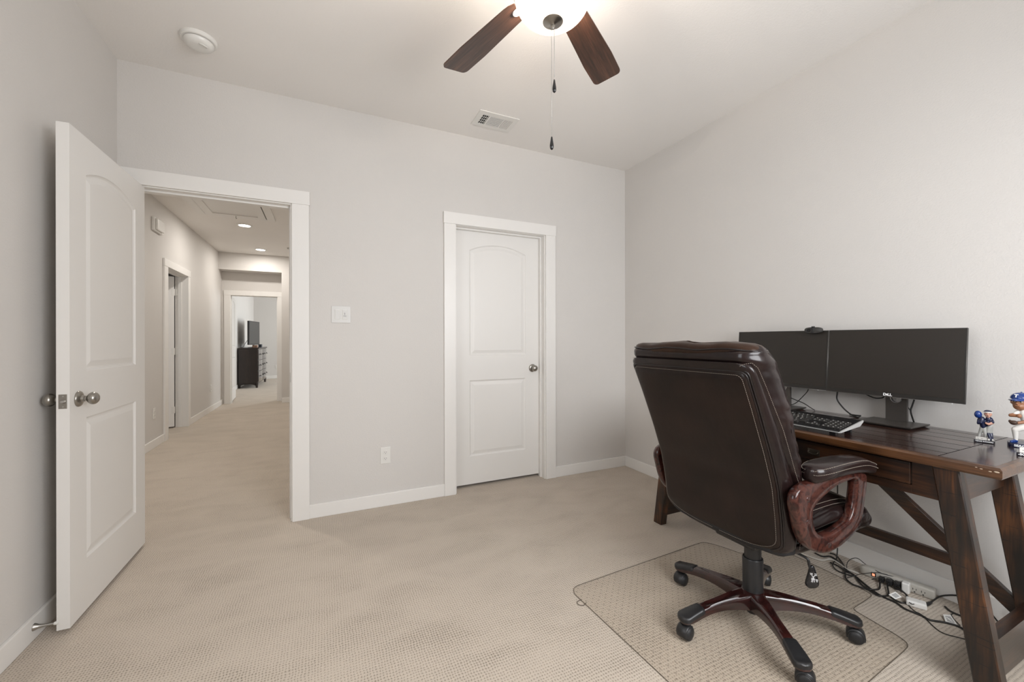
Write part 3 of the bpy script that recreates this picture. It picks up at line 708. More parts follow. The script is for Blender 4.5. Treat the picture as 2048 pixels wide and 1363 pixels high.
for i, (dx, dy) in enumerate(((-0.055, 0.01), (0.05, -0.03), (0.01, 0.055))):
    l = bpy.data.lights.new('fan_bulb', 'POINT'); l.energy = 8.5; l.color = (1.0, 0.88, 0.76); l.shadow_soft_size = 0.028
    lo = bpy.data.objects.new('fan_bulb', l); C.objects.link(lo); lo.location = (FX+dx, FY+dy, 2.415)
    lo.parent = fan; lo.matrix_parent_inverse = parent_inv(fan)

# ------------------------------------------------------------------ desk
DT = 0.775
DX0, DX1, DY0, DY1 = 1.916, 2.556, 0.500, 2.004
desk = thing('desk', 'dark distressed wooden trestle desk against the right wall', 'desk', (2.24, 1.252, 0))
bm = bmesh.new(); box(bm, (DX0+0.020, DY0+0.020, DT-0.034), (DX1, DY1-0.020, DT), 0.001)
o = obj('desk_top', bm, TOPM, desk); o['label'] = 'dark plank desk top'
bm = bmesh.new()
def edge_strip(a, b, inward):
    a, b, n = Vector(a), Vector(b), Vector(inward)
    pr = [(0.0205, -0.0005), (0.007, -0.0008), (0.0, -0.008), (0.0, -0.030), (0.003, -0.036), (0.0205, -0.036)]
    t = (b-a).normalized()
    ra = [a + n*d_ + t*d_ + Z*h_ for d_, h_ in pr]; rb = [b + n*d_ - t*d_ + Z*h_ for d_, h_ in pr]
    loft(bm, [ra, rb])
edge_strip((DX0, DY0, DT), (DX0, DY1, DT), X); edge_strip((DX1+0.02, DY0, DT), (DX0, DY0, DT), Y); edge_strip((DX0, DY1, DT), (DX1+0.02, DY1, DT), -Y)
o = obj('edge_band', bm, EDGE, desk); o['label'] = 'worn brown bevelled edge'
bm = bmesh.new()
for (y, x, z, r) in ((0.512, DX0-0.0002, 0.762, 0.004), (0.526, DX0-0.0002, 0.760, 0.0025), (0.545, DX0-0.0002, 0.763, 0.0022), (0.556, DX0-0.0002, 0.765, 0.0018)): sphere(bm, (x, y, z), r, 8, 6, (0.15, 1.6, 0.6))
o = obj('chipped_spots', bm, plain('chipped_wood', (0.45, 0.36, 0.27), 0.8), desk, smooth='all'); o['label'] = 'pale chipped spots on the near corner'
# apron: bottom z .613
A0, A1 = 1.958, 1.980
AZ0, AZ1 = 0.613, 0.7385
yl0, yl1 = 0.640, 1.864
bm = bmesh.new()
dy0, dy1, dz0, dz1 = 0.733, 1.771, 0.648, 0.728
box(bm, (A0, yl0, AZ0), (A1, dy0-0.003, AZ1), 0.001); box(bm, (A0, dy1+0.003, AZ0), (A1, yl1, AZ1), 0.001)
box(bm, (A0, dy0-0.003, AZ0), (A1, dy1+0.003, dz0-0.003), 0.001); box(bm, (A0, dy0-0.003, dz1+0.003), (A1, dy1+0.003, AZ1), 0.001)
obj('front_apron', bm, WOODY, desk)
bm = bmesh.new(); box(bm, (A0-0.006, dy0, dz0), (A0+0.016, dy1, dz1), 0.002, 2); box(bm, (A0+0.016, dy0+0.02, dz0), (2.30, dy0+0.03, dz1-0.01)); box(bm, (A0+0.016, dy1-0.03, dz0), (2.30, dy1-0.02, dz1-0.01)); box(bm, (A0+0.016, dy0+0.03, dz0), (2.30, dy1-0.03, dz0+0.006))
dr = obj('drawer', bm, WOODY, desk)
for yc in (1.055, 1.45):
    bm = bmesh.new(); xh = A0-0.006
    box(bm, (xh-0.002, yc-0.024, 0.672), (xh, yc+0.024, 0.698), 0.0008)
    tube(bm, catmull([(xh-0.002, yc-0.018, 0.690), (xh-0.010, yc-0.018, 0.684), (xh-0.012, yc, 0.679), (xh-0.010, yc+0.018, 0.684), (xh-0.002, yc+0.018, 0.690)], 6), 0.0018, 8)
    h_ = obj('handle', bm, plain('antique_pewter', (0.10, 0.085, 0.065), 0.4, 0.9), dr, smooth=40); h_.parent = dr; h_.matrix_parent_inverse = Matrix.Identity(4)
bm = bmesh.new(); box(bm, (2.395, yl0-0.01, AZ0), (2.415, yl1+0.01, AZ1), 0.001); obj('back_apron', bm, WOODY, desk)
for y in (0.617, 1.864+0.001):
    bm = bmesh.new(); box(bm, (1.985, y, AZ0), (2.385, y+0.022, AZ1), 0.001); obj('side_apron', bm, WOODX, desk)
LEGX = ((1.946, 1.992), (2.380, 2.426))
def leg_y(sgn, z): # y centre of the leg at height z
    return (0.533 + (0.107/0.741)*z) if sgn < 0 else (1.971 - (0.107/0.741)*z)
for sgn in (-1, 1):
    for (xa_, xb_) in LEGX:
        bm = bmesh.new(); hw = 0.0345
        rings = []
        for z in (0.0, 0.003, 0.25, 0.5, 0.741):
            yc = leg_y(sgn, z); e = 0.004
            k = 0.003 if z == 0 else 0
            rings.append([(xa_+e, yc-hw+k, z), (xb_-e, yc-hw+k, z), (xb_, yc-hw+e+k, z), (xb_, yc+hw-e-k, z), (xb_-e, yc+hw-k, z), (xa_+e, yc+hw-k, z), (xa_, yc+hw-e-k, z), (xa_, yc-hw+e+k, z)])
        loft(bm, rings); o = obj('leg', bm, WOODZ, desk)
    yc = leg_y(sgn, 0.13)
    bm = bmesh.new(); rr_ = []
    for x in (1.985, 2.385):
        rr_.append([(x, yc-0.020-0.009*(-sgn)*-1*0, 0.060), (x, yc+0.016, 0.060), (x, yc+0.016+0.0, 0.196), (x, yc-0.020, 0.196)])
    loft(bm, rr_); obj('side_stretcher', bm, WOODX, desk)
    bm = bmesh.new()
    a = (2.405, 1.252 + sgn*0.065, 0.672); b = (2.405, leg_y(sgn, 0.12), 0.115)
    bar(bm, b, a, 0.026, 0.052, up=(0, 0, 1), bev=0.002); obj('diagonal_brace', bm, WOODY, desk)
bm = bmesh.new(); box(bm, (2.394, leg_y(-1, 0.24)+0.15, 0.225), (2.418, leg_y(1, 0.24)-0.15, 0.272), 0.002); obj('long_stretcher', bm, WOODY, desk)

# ------------------------------------------------------------------ monitors
EDGS = plain('grey_edge', (0.20, 0.19, 0.18), 0.35, 0.6)
def monitor(y0, y1, label, logo, stand_y, tilt=math.radians(5.0), turn=0.0):
    yc = (y0+y1)/2; w_ = (y1-y0); zc, hh = 1.067, 0.322
    root = thing('monitor', label, 'monitor', (2.47, stand_y, DT))
    # local: u along -y (viewer's right), v up, d toward viewer (-x)
    ct, st = math.cos(tilt), math.sin(tilt)
    org = Vector((2.444, yc, zc))
    u = Vector((math.sin(turn), -math.cos(turn), 0)); nrm = Vector((-math.cos(turn), -math.sin(turn), 0))
    v = Z*ct - nrm*st; d = nrm*ct + Z*st
    def P(a, b, c): return org + u*a + v*b + d*c
    def bx(a0, a1, b0, b1, c0, c1, bev, bm):
        box(bm, (a0, b0, c0), (a1, b1, c1), bev)
    bm = bmesh.new(); bx(-w_/2, w_/2, -hh/2, hh/2, -0.012, 0.0, 0.0012, bm); bx(-w_*0.33, w_*0.33, -hh*0.30, hh*0.36, -0.045, -0.012, 0.010, bm)
    for q in bm.verts: q.co = P(*q.co)
    obj('housing', bm, BEZEL, root)
    bm = bmesh.new(); e = 0.006
    bx(-w_/2+e, w_/2-e, -hh/2+0.020, hh/2-e, 0.0, 0.0009, 0, bm)
    for q in bm.verts: q.co = P(*q.co)
    obj('screen', bm, SCREEN, root)
    bm = bmesh.new(); r_ = 0.0008
    for (a0, b0, a1, b1) in ((-w_/2, -hh/2, -w_/2, hh/2), (w_/2, -hh/2, w_/2, hh/2), (-w_/2, hh/2, w_/2, hh/2), (-w_/2, -hh/2, w_/2, -hh/2)):
        tube(bm, [P(a0, b0, 0), P(a1, b1, 0)], r_, 6)
    o = obj('edge_trim', bm, EDGS, root, smooth='all'); o['label'] = 'thin grey edge trim'
    bm = bmesh.new(); sphere(bm, P(w_/2-0.038, -hh/2-0.0015, -0.001), 0.0022, 8, 6); obj('power_button', bm, WHITEI, root)
    if logo:
        text('logo', 'D LL', 0.0165, P(0.0, -hh/2+0.0100, 0.0006), u, v, WHITEI, root, 0.0004, bold=0.0006)
        text('logo', 'e', 0.0175, P(-0.0028, -hh/2+0.0110, 0.0006), u+v*0.35, v-u*0.35, WHITEI, root, 0.0004, bold=0.0005)
    bm = bmesh.new(); tube(bm, [P(-w_/2+0.004, -hh/2+0.0195, 0.0006), P(w_/2-0.004, -hh/2+0.0195, 0.0006)], 0.0005, 5); o = obj('screen_seam', bm, STANDM, root); o['label'] = 'thin seam above the lower bezel'
    # stand
    bm = bmesh.new(); xs0, xs1 = 2.350, 2.530; yb = stand_y
    ring = lambda k, z: [(xs0+k, yb-0.106+k, z), (xs1-k, yb-0.106+k, z), (xs1-k, yb+0.106-k, z), (xs0+k, yb+0.106-k, z)]
    loft(bm, [ring(0.010, DT+0.001), ring(0.0, DT+0.009), ring(0.0, DT+0.0125), ring(0.002, DT+0.0135)])
    obj('stand_base', bm, STANDM, root)
    bm = bmesh.new(); px0_, px1_ = 2.488, 2.503; hw = 0.040
    # column with a round cable hole
    cz, cr = 0.897, 0.019
    zt = 1.12; nseg = 24
    for x in (px0_, px1_):
        pass
    f0, f1 = [], []
    for x, lst in ((px0_, f0), (px1_, f1)):
        outer = [bm.verts.new(q) for q in ((x, yb-hw, DT+0.012), (x, yb+hw, DT+0.012), (x, yb+hw, zt), (x, yb-hw, zt))]
        hole = [bm.verts.new((x, yb+cr*math.cos(2*PI*i/nseg), cz+cr*math.sin(2*PI*i/nseg))) for i in range(nseg)]
        es = [bm.edges.new((outer[i], outer[(i+1) % 4])) for i in range(4)] + [bm.edges.new((hole[i], hole[(i+1) % nseg])) for i in range(nseg)]
        bmesh.ops.triangle_fill(bm, use_beauty=True, edges=es); lst += [outer, hole]
    for k in (0, 1):
        A_, B_ = f0[k], f1[k]
        for i in range(len(A_)): bm.faces.new((A_[i], A_[(i+1) % len(A_)], B_[(i+1) % len(A_)], B_[i]))
    obj('stand_column', bm, STANDM, root)
    bm = bmesh.new(); lathe(bm, [(0, 0), (0.02, 0), (0.02, 0.024), (0, 0.024)], (2.499, yb, 1.085), (-1, 0, 0), 24); obj('tilt_joint', bm, BLACKP, root, smooth=40)
    bm = bmesh.new()
    for i in range(nseg):
        pass
    lathe(bm, [(cr, 0), (cr+0.003, 0), (cr+0.003, 0.001), (cr, 0.0012), (cr, 0)], (px0_, yb, cz), (-1, 0, 0), 32); obj('cable_ring', bm, SILVER, root, smooth=40)
    return root
monitor(0.737, 1.251, 'right-hand black monitor, nearer the figurines, its maker\'s logo visible', True, 0.985)
monitor(1.254, 1.770, 'left-hand black monitor partly hidden by the chair, with the webcam on top', False, 1.512)
# webcam
wc = thing('webcam', 'small dark grey webcam clipped on top of the left monitor', 'webcam', (2.45, 1.318, 1.235))
bm = bmesh.new(); cy_, cz_ = 1.318, 1.229
loft(bm, [sring((x, cy_, cz_), Y, Z, 0.044*k, 0.0175*k, 32, 3.0) for x, k in ((2.452, 0.85), (2.448, 0.97), (2.438, 1.0), (2.432, 0.97), (2.429, 0.86), (2.428, 0.1))])
obj('body', bm, plain('charcoal_plastic', (0.035, 0.033, 0.031), 0.45), wc, smooth=40)
bm = bmesh.new(); lathe(bm, [(0, 0), (0.0095, 0), (0.009, 0.003), (0.006, 0.0035), (0.005, 0.001), (0, 0.001)], (2.4285, 1.338, cz_), (-1, 0, 0), 28); obj('lens', bm, BLACKG, wc, smooth=30)
bm = bmesh.new(); box(bm, (2.4255, 1.312, cz_-0.013), (2.4290, 1.326, cz_+0.013), 0.002); box(bm, (2.428, 1.312, cz_+0.0165), (2.442, 1.324, cz_+0.0215), 0.001); obj('privacy_shutter', bm, BLACKP, wc)
bm = bmesh.new(); box(bm, (2.452, 1.300, 1.215), (2.490, 1.336, 1.2285), 0.002); box(bm, (2.478, 1.300, 1.17), (2.492, 1.336, 1.226), 0.002); obj('clip', bm, BLACKP, wc)

# ------------------------------------------------------------------ keyboard
kb = thing('keyboard', 'black keyboard with silver edge in front of the monitors', 'keyboard', (2.02, 1.17, DT))
KY0, KY1 = 0.945, 1.395
KX0, KX1, KZ0, KZ1 = 1.931, 2.110, 0.796, 0.829
slope = (KZ1-KZ0)/(KX1-KX0)
KM = Matrix(((0, 1/math.sqrt(1+slope**2), -slope/math.sqrt(1+slope**2), KX0), (-1, 0, 0, KY1), (0, slope/math.sqrt(1+slope**2), 1/math.sqrt(1+slope**2), KZ0), (0, 0, 0, 1)))
KL, KD = KY1-KY0, math.hypot(KX1-KX0, KZ1-KZ0)
bm = bmesh.new()
def krect(k, z, fy=0.0): return [(k, k+fy, z), (KL-k, k+fy, z), (KL-k, KD-k, z), (k, KD-k, z)]
box(bm, (0.003, 0.003, -0.005), (KL-0.003, KD-0.003, 0.0), 0.002)
for q in bm.verts: q.co = KM @ q.co
obj('tray', bm, BLACKP, kb)
bm = bmesh.new()
loft(bm, [[(0, 0.006, -0.004), (0.006, 0, -0.004), (KL-0.006, 0, -0.004), (KL, 0.006, -0.004), (KL, KD, -0.004), (0, KD, -0.004)],
          [(0, 0.006, -0.0005), (0.006, 0, -0.0005), (KL-0.006, 0, -0.0005), (KL, 0.006, -0.0005), (KL, KD, -0.0005), (0, KD, -0.0005)]])
# thick silver fin on the right end
loft(bm, [[(KL-0.004, 0.006, -0.004), (KL+0.0005, 0.006, -0.004), (KL+0.0005, 0.006, 0.0015), (KL-0.004, 0.006, 0.0015)],
          [(KL-0.004, KD-0.03, -0.017), (KL+0.0005, KD-0.03, -0.017), (KL+0.0005, KD-0.03, 0.002), (KL-0.004, KD-0.03, 0.002)],
          [(KL-0.004, KD, -0.004), (KL+0.0005, KD, -0.004), (KL+0.0005, KD, 0.002), (KL-0.004, KD, 0.002)]])
for q in bm.verts: q.co = KM @ q.co
o = obj('silver_rim', bm, plain('silver_edge', (0.62, 0.62, 0.61), 0.28, 0.5), kb); o['label'] = 'bright silver rim'
bm = bmesh.new(); box(bm, (0.004, 0.004, 0.0), (KL-0.004, KD-0.002, 0.0018), 0.001)
for q in bm.verts: q.co = KM @ q.co
obj('deck', bm, BLACKG, kb)
KEYM = plain('key_caps', (0.018, 0.017, 0.016), 0.35)
LEG_ = plain('key_legends', (0.5, 0.5, 0.48), 0.6)
rows = [(0.026, [1.25]*3+[6.25]+[1.25]*3), (0.045, [2.25]+[1]*10+[2.75]), (0.064, [1.75]+[1]*11+[2.25]), (0.083, [1.5]+[1]*12+[1.5]), (0.102, [1]*13+[2]), (0.125, [1.0, .5, 1, 1, 1, 1, .5, 1, 1, 1, 1, .5, 1, 1, 1, 1, .5])]
bk = bmesh.new(); bl = bmesh.new()
pitch = 0.0188
nkeys = []
def key(x, y, w_, d_=0.0165):
    nkeys.append(1)
    rr2 = []
    for z, k in ((0.0015, 0), (0.0055, 0.0012), (0.0065, 0.0022)):
        rr2.append([(x+k, y+k, z), (x+w_-k, y+k, z), (x+w_-k, y+d_-k, z), (x+k, y+d_-k, z)])
    bm = bmesh.new(); loft(bm, rr2)
    for q in bm.verts: q.co = KM @ q.co
    o_ = obj('key', bm, KEYM, kb)
    if w_ < 0.05:
        box(bl, (x+0.005, y+d_*0.55, 0.0064), (x+0.0085, y+d_*0.75, 0.0067))
        if random.random() < 0.5: box(bl, (x+0.0075, y+d_*0.25, 0.0064), (x+0.0105, y+d_*0.4, 0.0067))
keylist = []
for (y, ws) in rows:
    x = 0.012
    for i, w_ in enumerate(ws):
        if y > 0.12 and w_ == .5: x += w_*pitch; continue
        keylist.append((x, y, w_*pitch-0.0018)); x += w_*pitch
for y in (0.102, 0.083):
    for i in range(3): keylist.append((0.301+i*pitch, y, pitch-0.0018))
keylist += [(0.301+pitch, 0.045, pitch-0.0018)] + [(0.301+i*pitch, 0.026, pitch-0.0018) for i in range(3)]
for y in (0.102, 0.083, 0.064, 0.045, 0.026):
    for i in range(4): keylist.append((0.364+i*pitch, y, pitch-0.0018))
# the 100 nearest the visible end are parts, the rest one
keylist.sort(key=lambda k: -k[0])
for k in keylist[:99]: key(*k)
bm = bmesh.new()
for (x, y, w_) in keylist[99:]:
    for_ = []
    for z, k in ((0.0015, 0), (0.0055, 0.0012), (0.0065, 0.0022)):
        for_.append([(x+k, y+k, z), (x+w_-k, y+k, z), (x+w_-k, y+0.0165-k, z), (x+k, y+0.0165-k, z)])
    loft(bm, for_)
for q in bm.verts: q.co = KM @ q.co
o = obj('far_keys', bm, KEYM, kb); o['kind'] = 'stuff'
for q in bl.verts: q.co = KM @ q.co
obj('key_legends', bl, LEG_, kb)
for x in (0.03, KL-0.04):
    bm = bmesh.new(); p = KM @ Vector((x, KD*0.80, -0.005)); box(bm, (p.x-0.005, p.y-0.012, DT), (p.x+0.006, p.y+0.012, p.z+0.002), 0.001); obj('foot', bm, BLACKR, kb)
    p = KM @ Vector((x, 0.03, -0.005)); bm = bmesh.new(); box(bm, (p.x-0.006, p.y-0.012, DT), (p.x+0.006, p.y+0.012, p.z+0.001), 0.001); obj('foot', bm, BLACKR, kb)

# ------------------------------------------------------------------ cables on the desk
CAB = plain('black_cable', (0.012, 0.011, 0.010), 0.45)
def cable(pts, r, label, mat=CAB, name='cable', sub=8, closed=False):
    bm = bmesh.new(); tube(bm, catmull(pts, sub, closed), r, 8, closed)
    return tag(obj(name, bm, mat, smooth='all'), label, 'cable')
cable([(2.487, 1.225, 1.00), (2.495, 1.232, 0.905), (2.50, 1.236, 0.858), (2.50, 1.209, 0.817), (2.50, 1.178, 0.790), (2.495, 1.150, 0.780), (2.480, 1.132, 0.780), (2.475, 1.128, 0.783), (2.49, 1.128, 0.789), (2.515, 1.145, 0.785), (2.535, 1.17, 0.781), (2.545, 1.2, 0.780)], 0.0036, 'thick black cable hanging to a loop behind the keyboard')
cable([(2.487, 1.13, 0.96), (2.50, 1.121, 0.912), (2.50, 1.083, 0.889), (2.50, 1.053, 0.888), (2.50, 1.036, 0.90), (2.487, 1.03, 0.95)], 0.003, 'black cable sagging just below the right monitor')
cable([(2.505, 0.925, 0.98), (2.52, 0.930, 0.905), (2.522, 0.938, 0.868), (2.522, 0.944, 0.84), (2.535, 0.941, 0.80), (2.548, 0.94, 0.779)], 0.0035, 'black cable dropping right beside the right monitor column')
cable([(2.505, 0.975, 0.905), (2.512, 0.955, 0.865), (2.522, 0.944, 0.84)], 0.0022, 'thin cable leaning from the right monitor column to the dropping cable')
cable([(2.487, 1.37, 0.93), (2.50, 1.381, 0.89), (2.50, 1.406, 0.854), (2.50, 1.451, 0.805), (2.49, 1.49, 0.790)], 0.0022, 'thin black cable slanting down left below the left monitor')
cable([(2.487, 1.53, 0.86), (2.50, 1.465, 0.832), (2.505, 1.41, 0.814), (2.51, 1.373, 0.792), (2.52, 1.355, 0.7785)], 0.0025, 'black cable arching over the left monitor base to the desk')

# ------------------------------------------------------------------ figurines
JW = plain('figure_white', (0.72, 0.70, 0.66), 0.35); NAVY = plain('figure_navy', (0.006, 0.010, 0.045), 0.3, coat=0.3)
ROYAL = plain('figure_royal_blue', (0.006, 0.036, 0.19), 0.22, coat=0.5); SKIN1 = plain('figure_skin', (0.55, 0.30, 0.22), 0.4); SKIN2 = plain('figure_tan_skin', (0.30, 0.135, 0.07), 0.4)
GREYF = plain('figure_grey', (0.42, 0.42, 0.40), 0.4); RED = plain('figure_red', (0.45, 0.03, 0.03), 0.4); HAIR = plain('figure_hair', (0.015, 0.010, 0.008), 0.6)
BROWNG = plain('figure_glove', (0.05, 0.025, 0.015), 0.5); BASEB = plain('figure_base_black', (0.012, 0.012, 0.018), 0.2, coat=0.4)
def blob(name, parts, mat, parent, vox=0.0016, T=None):
    """one continuous surface out of tapered limbs and balls, by remeshing"""
    bm = bmesh.new()
    for p in parts:
        if p[0] == 'l':
            _, a, b, ra, rb = p; a, b = Vector(a), Vector(b)
            n = max(3, int((b-a).length/0.003))
            for i in range(n+1): sphere(bm, a.lerp(b, i/n), ra+(rb-ra)*i/n, 12, 8)
        else:
            _, c, r, sc = p; sphere(bm, c, r, 16, 12, sc)
    if T is not None:
        for v in bm.verts: v.co = T @ v.co
    o = obj(name, bm, mat, None)
    m = o.modifiers.new('r', 'REMESH'); m.mode = 'VOXEL'; m.voxel_size = vox; m.use_smooth_shade = True
    s = o.modifiers.new('s', 'SMOOTH'); s.factor = 0.5; s.iterations = 3
    dg = bpy.context.evaluated_depsgraph_get(); dg.update()
    me = bpy.data.meshes.new_from_object(o.evaluated_get(dg)); old = o.data; o.modifiers.clear(); o.data = me; bpy.data.meshes.remove(old)
    me.name = name
    for p in me.polygons: p.use_smooth = True
    o.parent = parent; o.matrix_parent_inverse = parent_inv(parent)
    return o
def fr_(x, y, z, a, s=1.0):
    return Matrix.Translation((x, y, z)) @ Matrix.Rotation(a, 4, 'Z') @ Matrix.Scale(s, 4)
def base(root, T, hx, hy, h, mat=BASEB):
    bm = bmesh.new(); box(bm, (-hx, -hy, 0), (hx, hy, h), 0.0012)
    for v in bm.verts: v.co = T @ v.co
    return obj('base', bm, mat, root)
# local frames: front = -x (faces the chair side), viewer's right = -y
def lettering(root, T, s, size, c, width=None, mat=WHITEI, bold=0.0):
    R3 = T.to_3x3()
    text('lettering', s, size, T @ Vector(c), R3 @ Vector((0, -1, 0)), R3 @ Vector((0, 0, 1)), mat, root, 0.0003, bold=bold, width=width)
# --- two players hugging
T1 = fr_(2.3595, 0.662, DT, math.radians(14))
TB = T1 @ Matrix.Translation((0, 0.0015, 0.011)) @ Matrix.Diagonal((1.05, 0.86, 1.34, 1)) @ Matrix.Translation((0, 0, -0.011))
TH = T1 @ Matrix.Translation((0.0, 0.0030, 0.0215)) @ Matrix.Translation((0, 0, 0.09)) @ Matrix.Diagonal((1.0, 0.92, 1.12, 1)) @ Matrix.Translation((0, 0, -0.09))
f1 = thing('figurine', 'small baseball figurine of two hugging players on a black base', 'figurine', (2.3595, 0.662, DT))
base(f1, T1, 0.027, 0.027, 0.011)
lettering(f1, T1, 'TEXAS RANGERS', 0.0062, (-0.0272, 0.0, 0.0056), 0.046, bold=0.00015)
bm = bmesh.new(); box(bm, (-0.0265, -0.006, 0.0108), (-0.0235, 0.022, 0.0215), 0.0004)
for v in bm.verts: v.co = T1 @ v.co
pl_ = obj('name_plaque', bm, JW, f1)
bm = bmesh.new()
for i in range(9):
    y = 0.0195-i*0.0026
    if i % 4 == 3: continue
    box(bm, (-0.0268, y-0.0017, 0.0148), (-0.0264, y, 0.0170))
for v in bm.verts: v.co = T1 @ v.co
obj('plaque_text', bm, INK, f1)
# viewer's left player (catcher, blue helmet, back to us), local y positive = left
blob('trousers', [('l', (0.0, 0.004, 0.047), (0.004, 0.012, 0.028), 0.0085, 0.006), ('l', (0.004, 0.012, 0.028), (0.002, 0.016, 0.013), 0.006, 0.0045), ('l', (0.0, 0.0, 0.047), (-0.002, -0.004, 0.028), 0.0085, 0.006), ('l', (-0.002, -0.004, 0.028), (0.004, -0.004, 0.013), 0.006, 0.0045)], GREYF, f1, T=TB, vox=0.0013)
blob('jersey', [('l', (0.0, 0.002, 0.050), (-0.001, 0.006, 0.066), 0.0105, 0.0115), ('l', (0.0, 0.015, 0.066), (-0.008, 0.017, 0.058), 0.006, 0.005), ('l', (-0.008, 0.017, 0.058), (-0.013, 0.008, 0.060), 0.005, 0.0045), ('l', (0, -0.002, 0.064), (-0.006, -0.012, 0.062), 0.006, 0.005)], NAVY, f1, T=TB, vox=0.0013)
blob('helmet', [('s', (-0.002, 0.0145, 0.0855), 0.0122, (1, 0.98, 1.08))], ROYAL, f1, T=TH, vox=0.0013)
# right-hand player (bald cap, smiling, navy shirt)
blob('second_trousers', [('l', (0.002, -0.016, 0.050), (0.0, -0.012, 0.033), 0.0095, 0.007), ('l', (0.003, -0.019, 0.050), (0.005, -0.020, 0.033), 0.0095, 0.007)], GREYF, f1, T=TB, vox=0.0013)
blob('shin_guards', [('l', (0.0, -0.011, 0.034), (-0.006, -0.019, 0.014), 0.006, 0.005), ('l', (0.005, -0.020, 0.034), (0.0, -0.024, 0.014), 0.006, 0.005)], NAVY, f1, T=TB, vox=0.0013)
blob('shoes', [('l', (-0.005, -0.017, 0.0125), (-0.016, -0.014, 0.012), 0.0035, 0.003), ('l', (0.0, -0.025, 0.0125), (-0.010, -0.026, 0.012), 0.0035, 0.003)], JW, f1, T=TB, vox=0.0012)
blob('second_jersey', [('l', (0.002, -0.014, 0.056), (0.0, -0.014, 0.070), 0.0105, 0.0105), ('l', (0.0, -0.022, 0.070), (-0.006, -0.026, 0.064), 0.006, 0.0055)], NAVY, f1, T=TB, vox=0.0013)
blob('arms', [('l', (-0.006, -0.026, 0.062), (-0.012, -0.014, 0.057), 0.0045, 0.0035), ('l', (-0.012, -0.014, 0.057), (-0.013, -0.006, 0.060), 0.0035, 0.003)], SKIN1, f1, T=TB, vox=0.0012)
hd = blob('head', [('s', (-0.002, -0.013, 0.089), 0.0105, (0.95, 0.95, 1.15)), ('s', (-0.0125, -0.013, 0.088), 0.0022, (1, 0.8, 1.2)), ('s', (-0.002, -0.0235, 0.089), 0.0025, (1, 0.6, 1.3)), ('s', (-0.002, -0.0025, 0.089), 0.0025, (1, 0.6, 1.3)), ('s', (-0.007, -0.013, 0.0815), 0.0055, (1, 1, 0.8))], SKIN1, f1, T=TH, vox=0.0011)
bm = bmesh.new(); sphere(bm, (-0.0115, -0.0165, 0.0915), 0.0011, 8, 6); sphere(bm, (-0.0115, -0.0095, 0.0915), 0.0011, 8, 6); sphere(bm, (-0.0118, -0.013, 0.0825), 0.0028, 10, 6, (0.4, 1, 0.45))
for v in bm.verts: v.co = TH @ v.co
obj('facial_features', bm, HAIR, f1, smooth='all')
blob('cap', [('s', (-0.001, -0.013, 0.0975), 0.0118, (0.98, 1.05, 0.55))], NAVY, f1, T=TH, vox=0.0012)
bm = bmesh.new(); loft(bm, [sring((-0.001, -0.013, z), X, Y, r, r*1.04, 28) for z, r in ((0.0950, 0.0122), (0.0985, 0.0120))], cap=False)
for v in bm.verts: v.co = TH @ v.co
obj('cap_band', bm, JW, f1, smooth='all')
# --- bobblehead of a batter in a royal-blue cap
T2 = fr_(2.392, 0.567, DT, math.radians(16))
f2 = thing('bobblehead', 'baseball bobblehead in a royal blue cap with a white T', 'bobblehead', (2.392, 0.567, DT))
bm = bmesh.new(); loft(bm, [sring((0, 0, z), X, Y, 0.041*k, 0.044*k, 40, 3.0) for z, k in ((0, 1), (0.012, 1.0), (0.014, 0.97))])
for v in bm.verts: v.co = T2 @ v.co
obj('base', bm, NAVY, f2, smooth=40)
T2F = T2 @ Matrix.Translation((0, 0.012, 0.014)) @ Matrix.Diagonal((1, 0.92, 1.09, 1)) @ Matrix.Translation((0, 0, -0.014))
T2H = T2 @ Matrix.Translation((0, 0.020, 0.009)) @ Matrix.Translation((0, -0.010, 0.16)) @ Matrix.Rotation(math.radians(-24), 4, 'Z') @ Matrix.Scale(1.12, 4) @ Matrix.Translation((0, 0.010, -0.16))
lettering(f2, T2, 'SEAG', 0.0105, (-0.0415, 0.0155, 0.0068), 0.026, bold=0.0003)
blob('trousers', [('l', (0.0, -0.016, 0.076), (-0.008, 0.014, 0.058), 0.015, 0.0105), ('l', (-0.008, 0.014, 0.058), (-0.001, 0.012, 0.021), 0.0105, 0.0062),
    ('l', (0.0, -0.022, 0.076), (0.0, -0.035, 0.050), 0.015, 0.0105), ('l', (0.0, -0.035, 0.050), (0.008, -0.033, 0.021), 0.0105, 0.0065)], JW, f2, T=T2F)
blob('shoes', [('l', (0.0, 0.011, 0.0185), (-0.020, 0.024, 0.0165), 0.0062, 0.0048), ('l', (0.006, -0.033, 0.0185), (-0.012, -0.033, 0.0165), 0.0062, 0.0048)], ROYAL, f2, T=T2F)
blob('jersey', [('l', (0.0, -0.018, 0.082), (0.0, -0.012, 0.116), 0.0145, 0.0185), ('l', (0.0, 0.004, 0.120), (-0.008, 0.014, 0.111), 0.009, 0.008), ('l', (0.0, -0.028, 0.120), (-0.004, -0.036, 0.110), 0.009, 0.008), ('s', (0, -0.012, 0.126), 0.012, (1, 1.4, 0.7))], JW, f2, T=T2F)
blob('arms', [('l', (-0.008, 0.014, 0.110), (-0.014, 0.026, 0.107), 0.0065, 0.0062), ('l', (-0.014, 0.026, 0.107), (-0.022, 0.006, 0.108), 0.0062, 0.0055), ('s', (-0.024, 0.004, 0.108), 0.0075, (1, 1, 1)),
    ('l', (-0.004, -0.037, 0.109), (-0.012, -0.026, 0.093), 0.007, 0.006), ('l', (-0.012, -0.026, 0.093), (-0.022, 0.008, 0.083), 0.006, 0.0052)], SKIN2, f2, T=T2F)
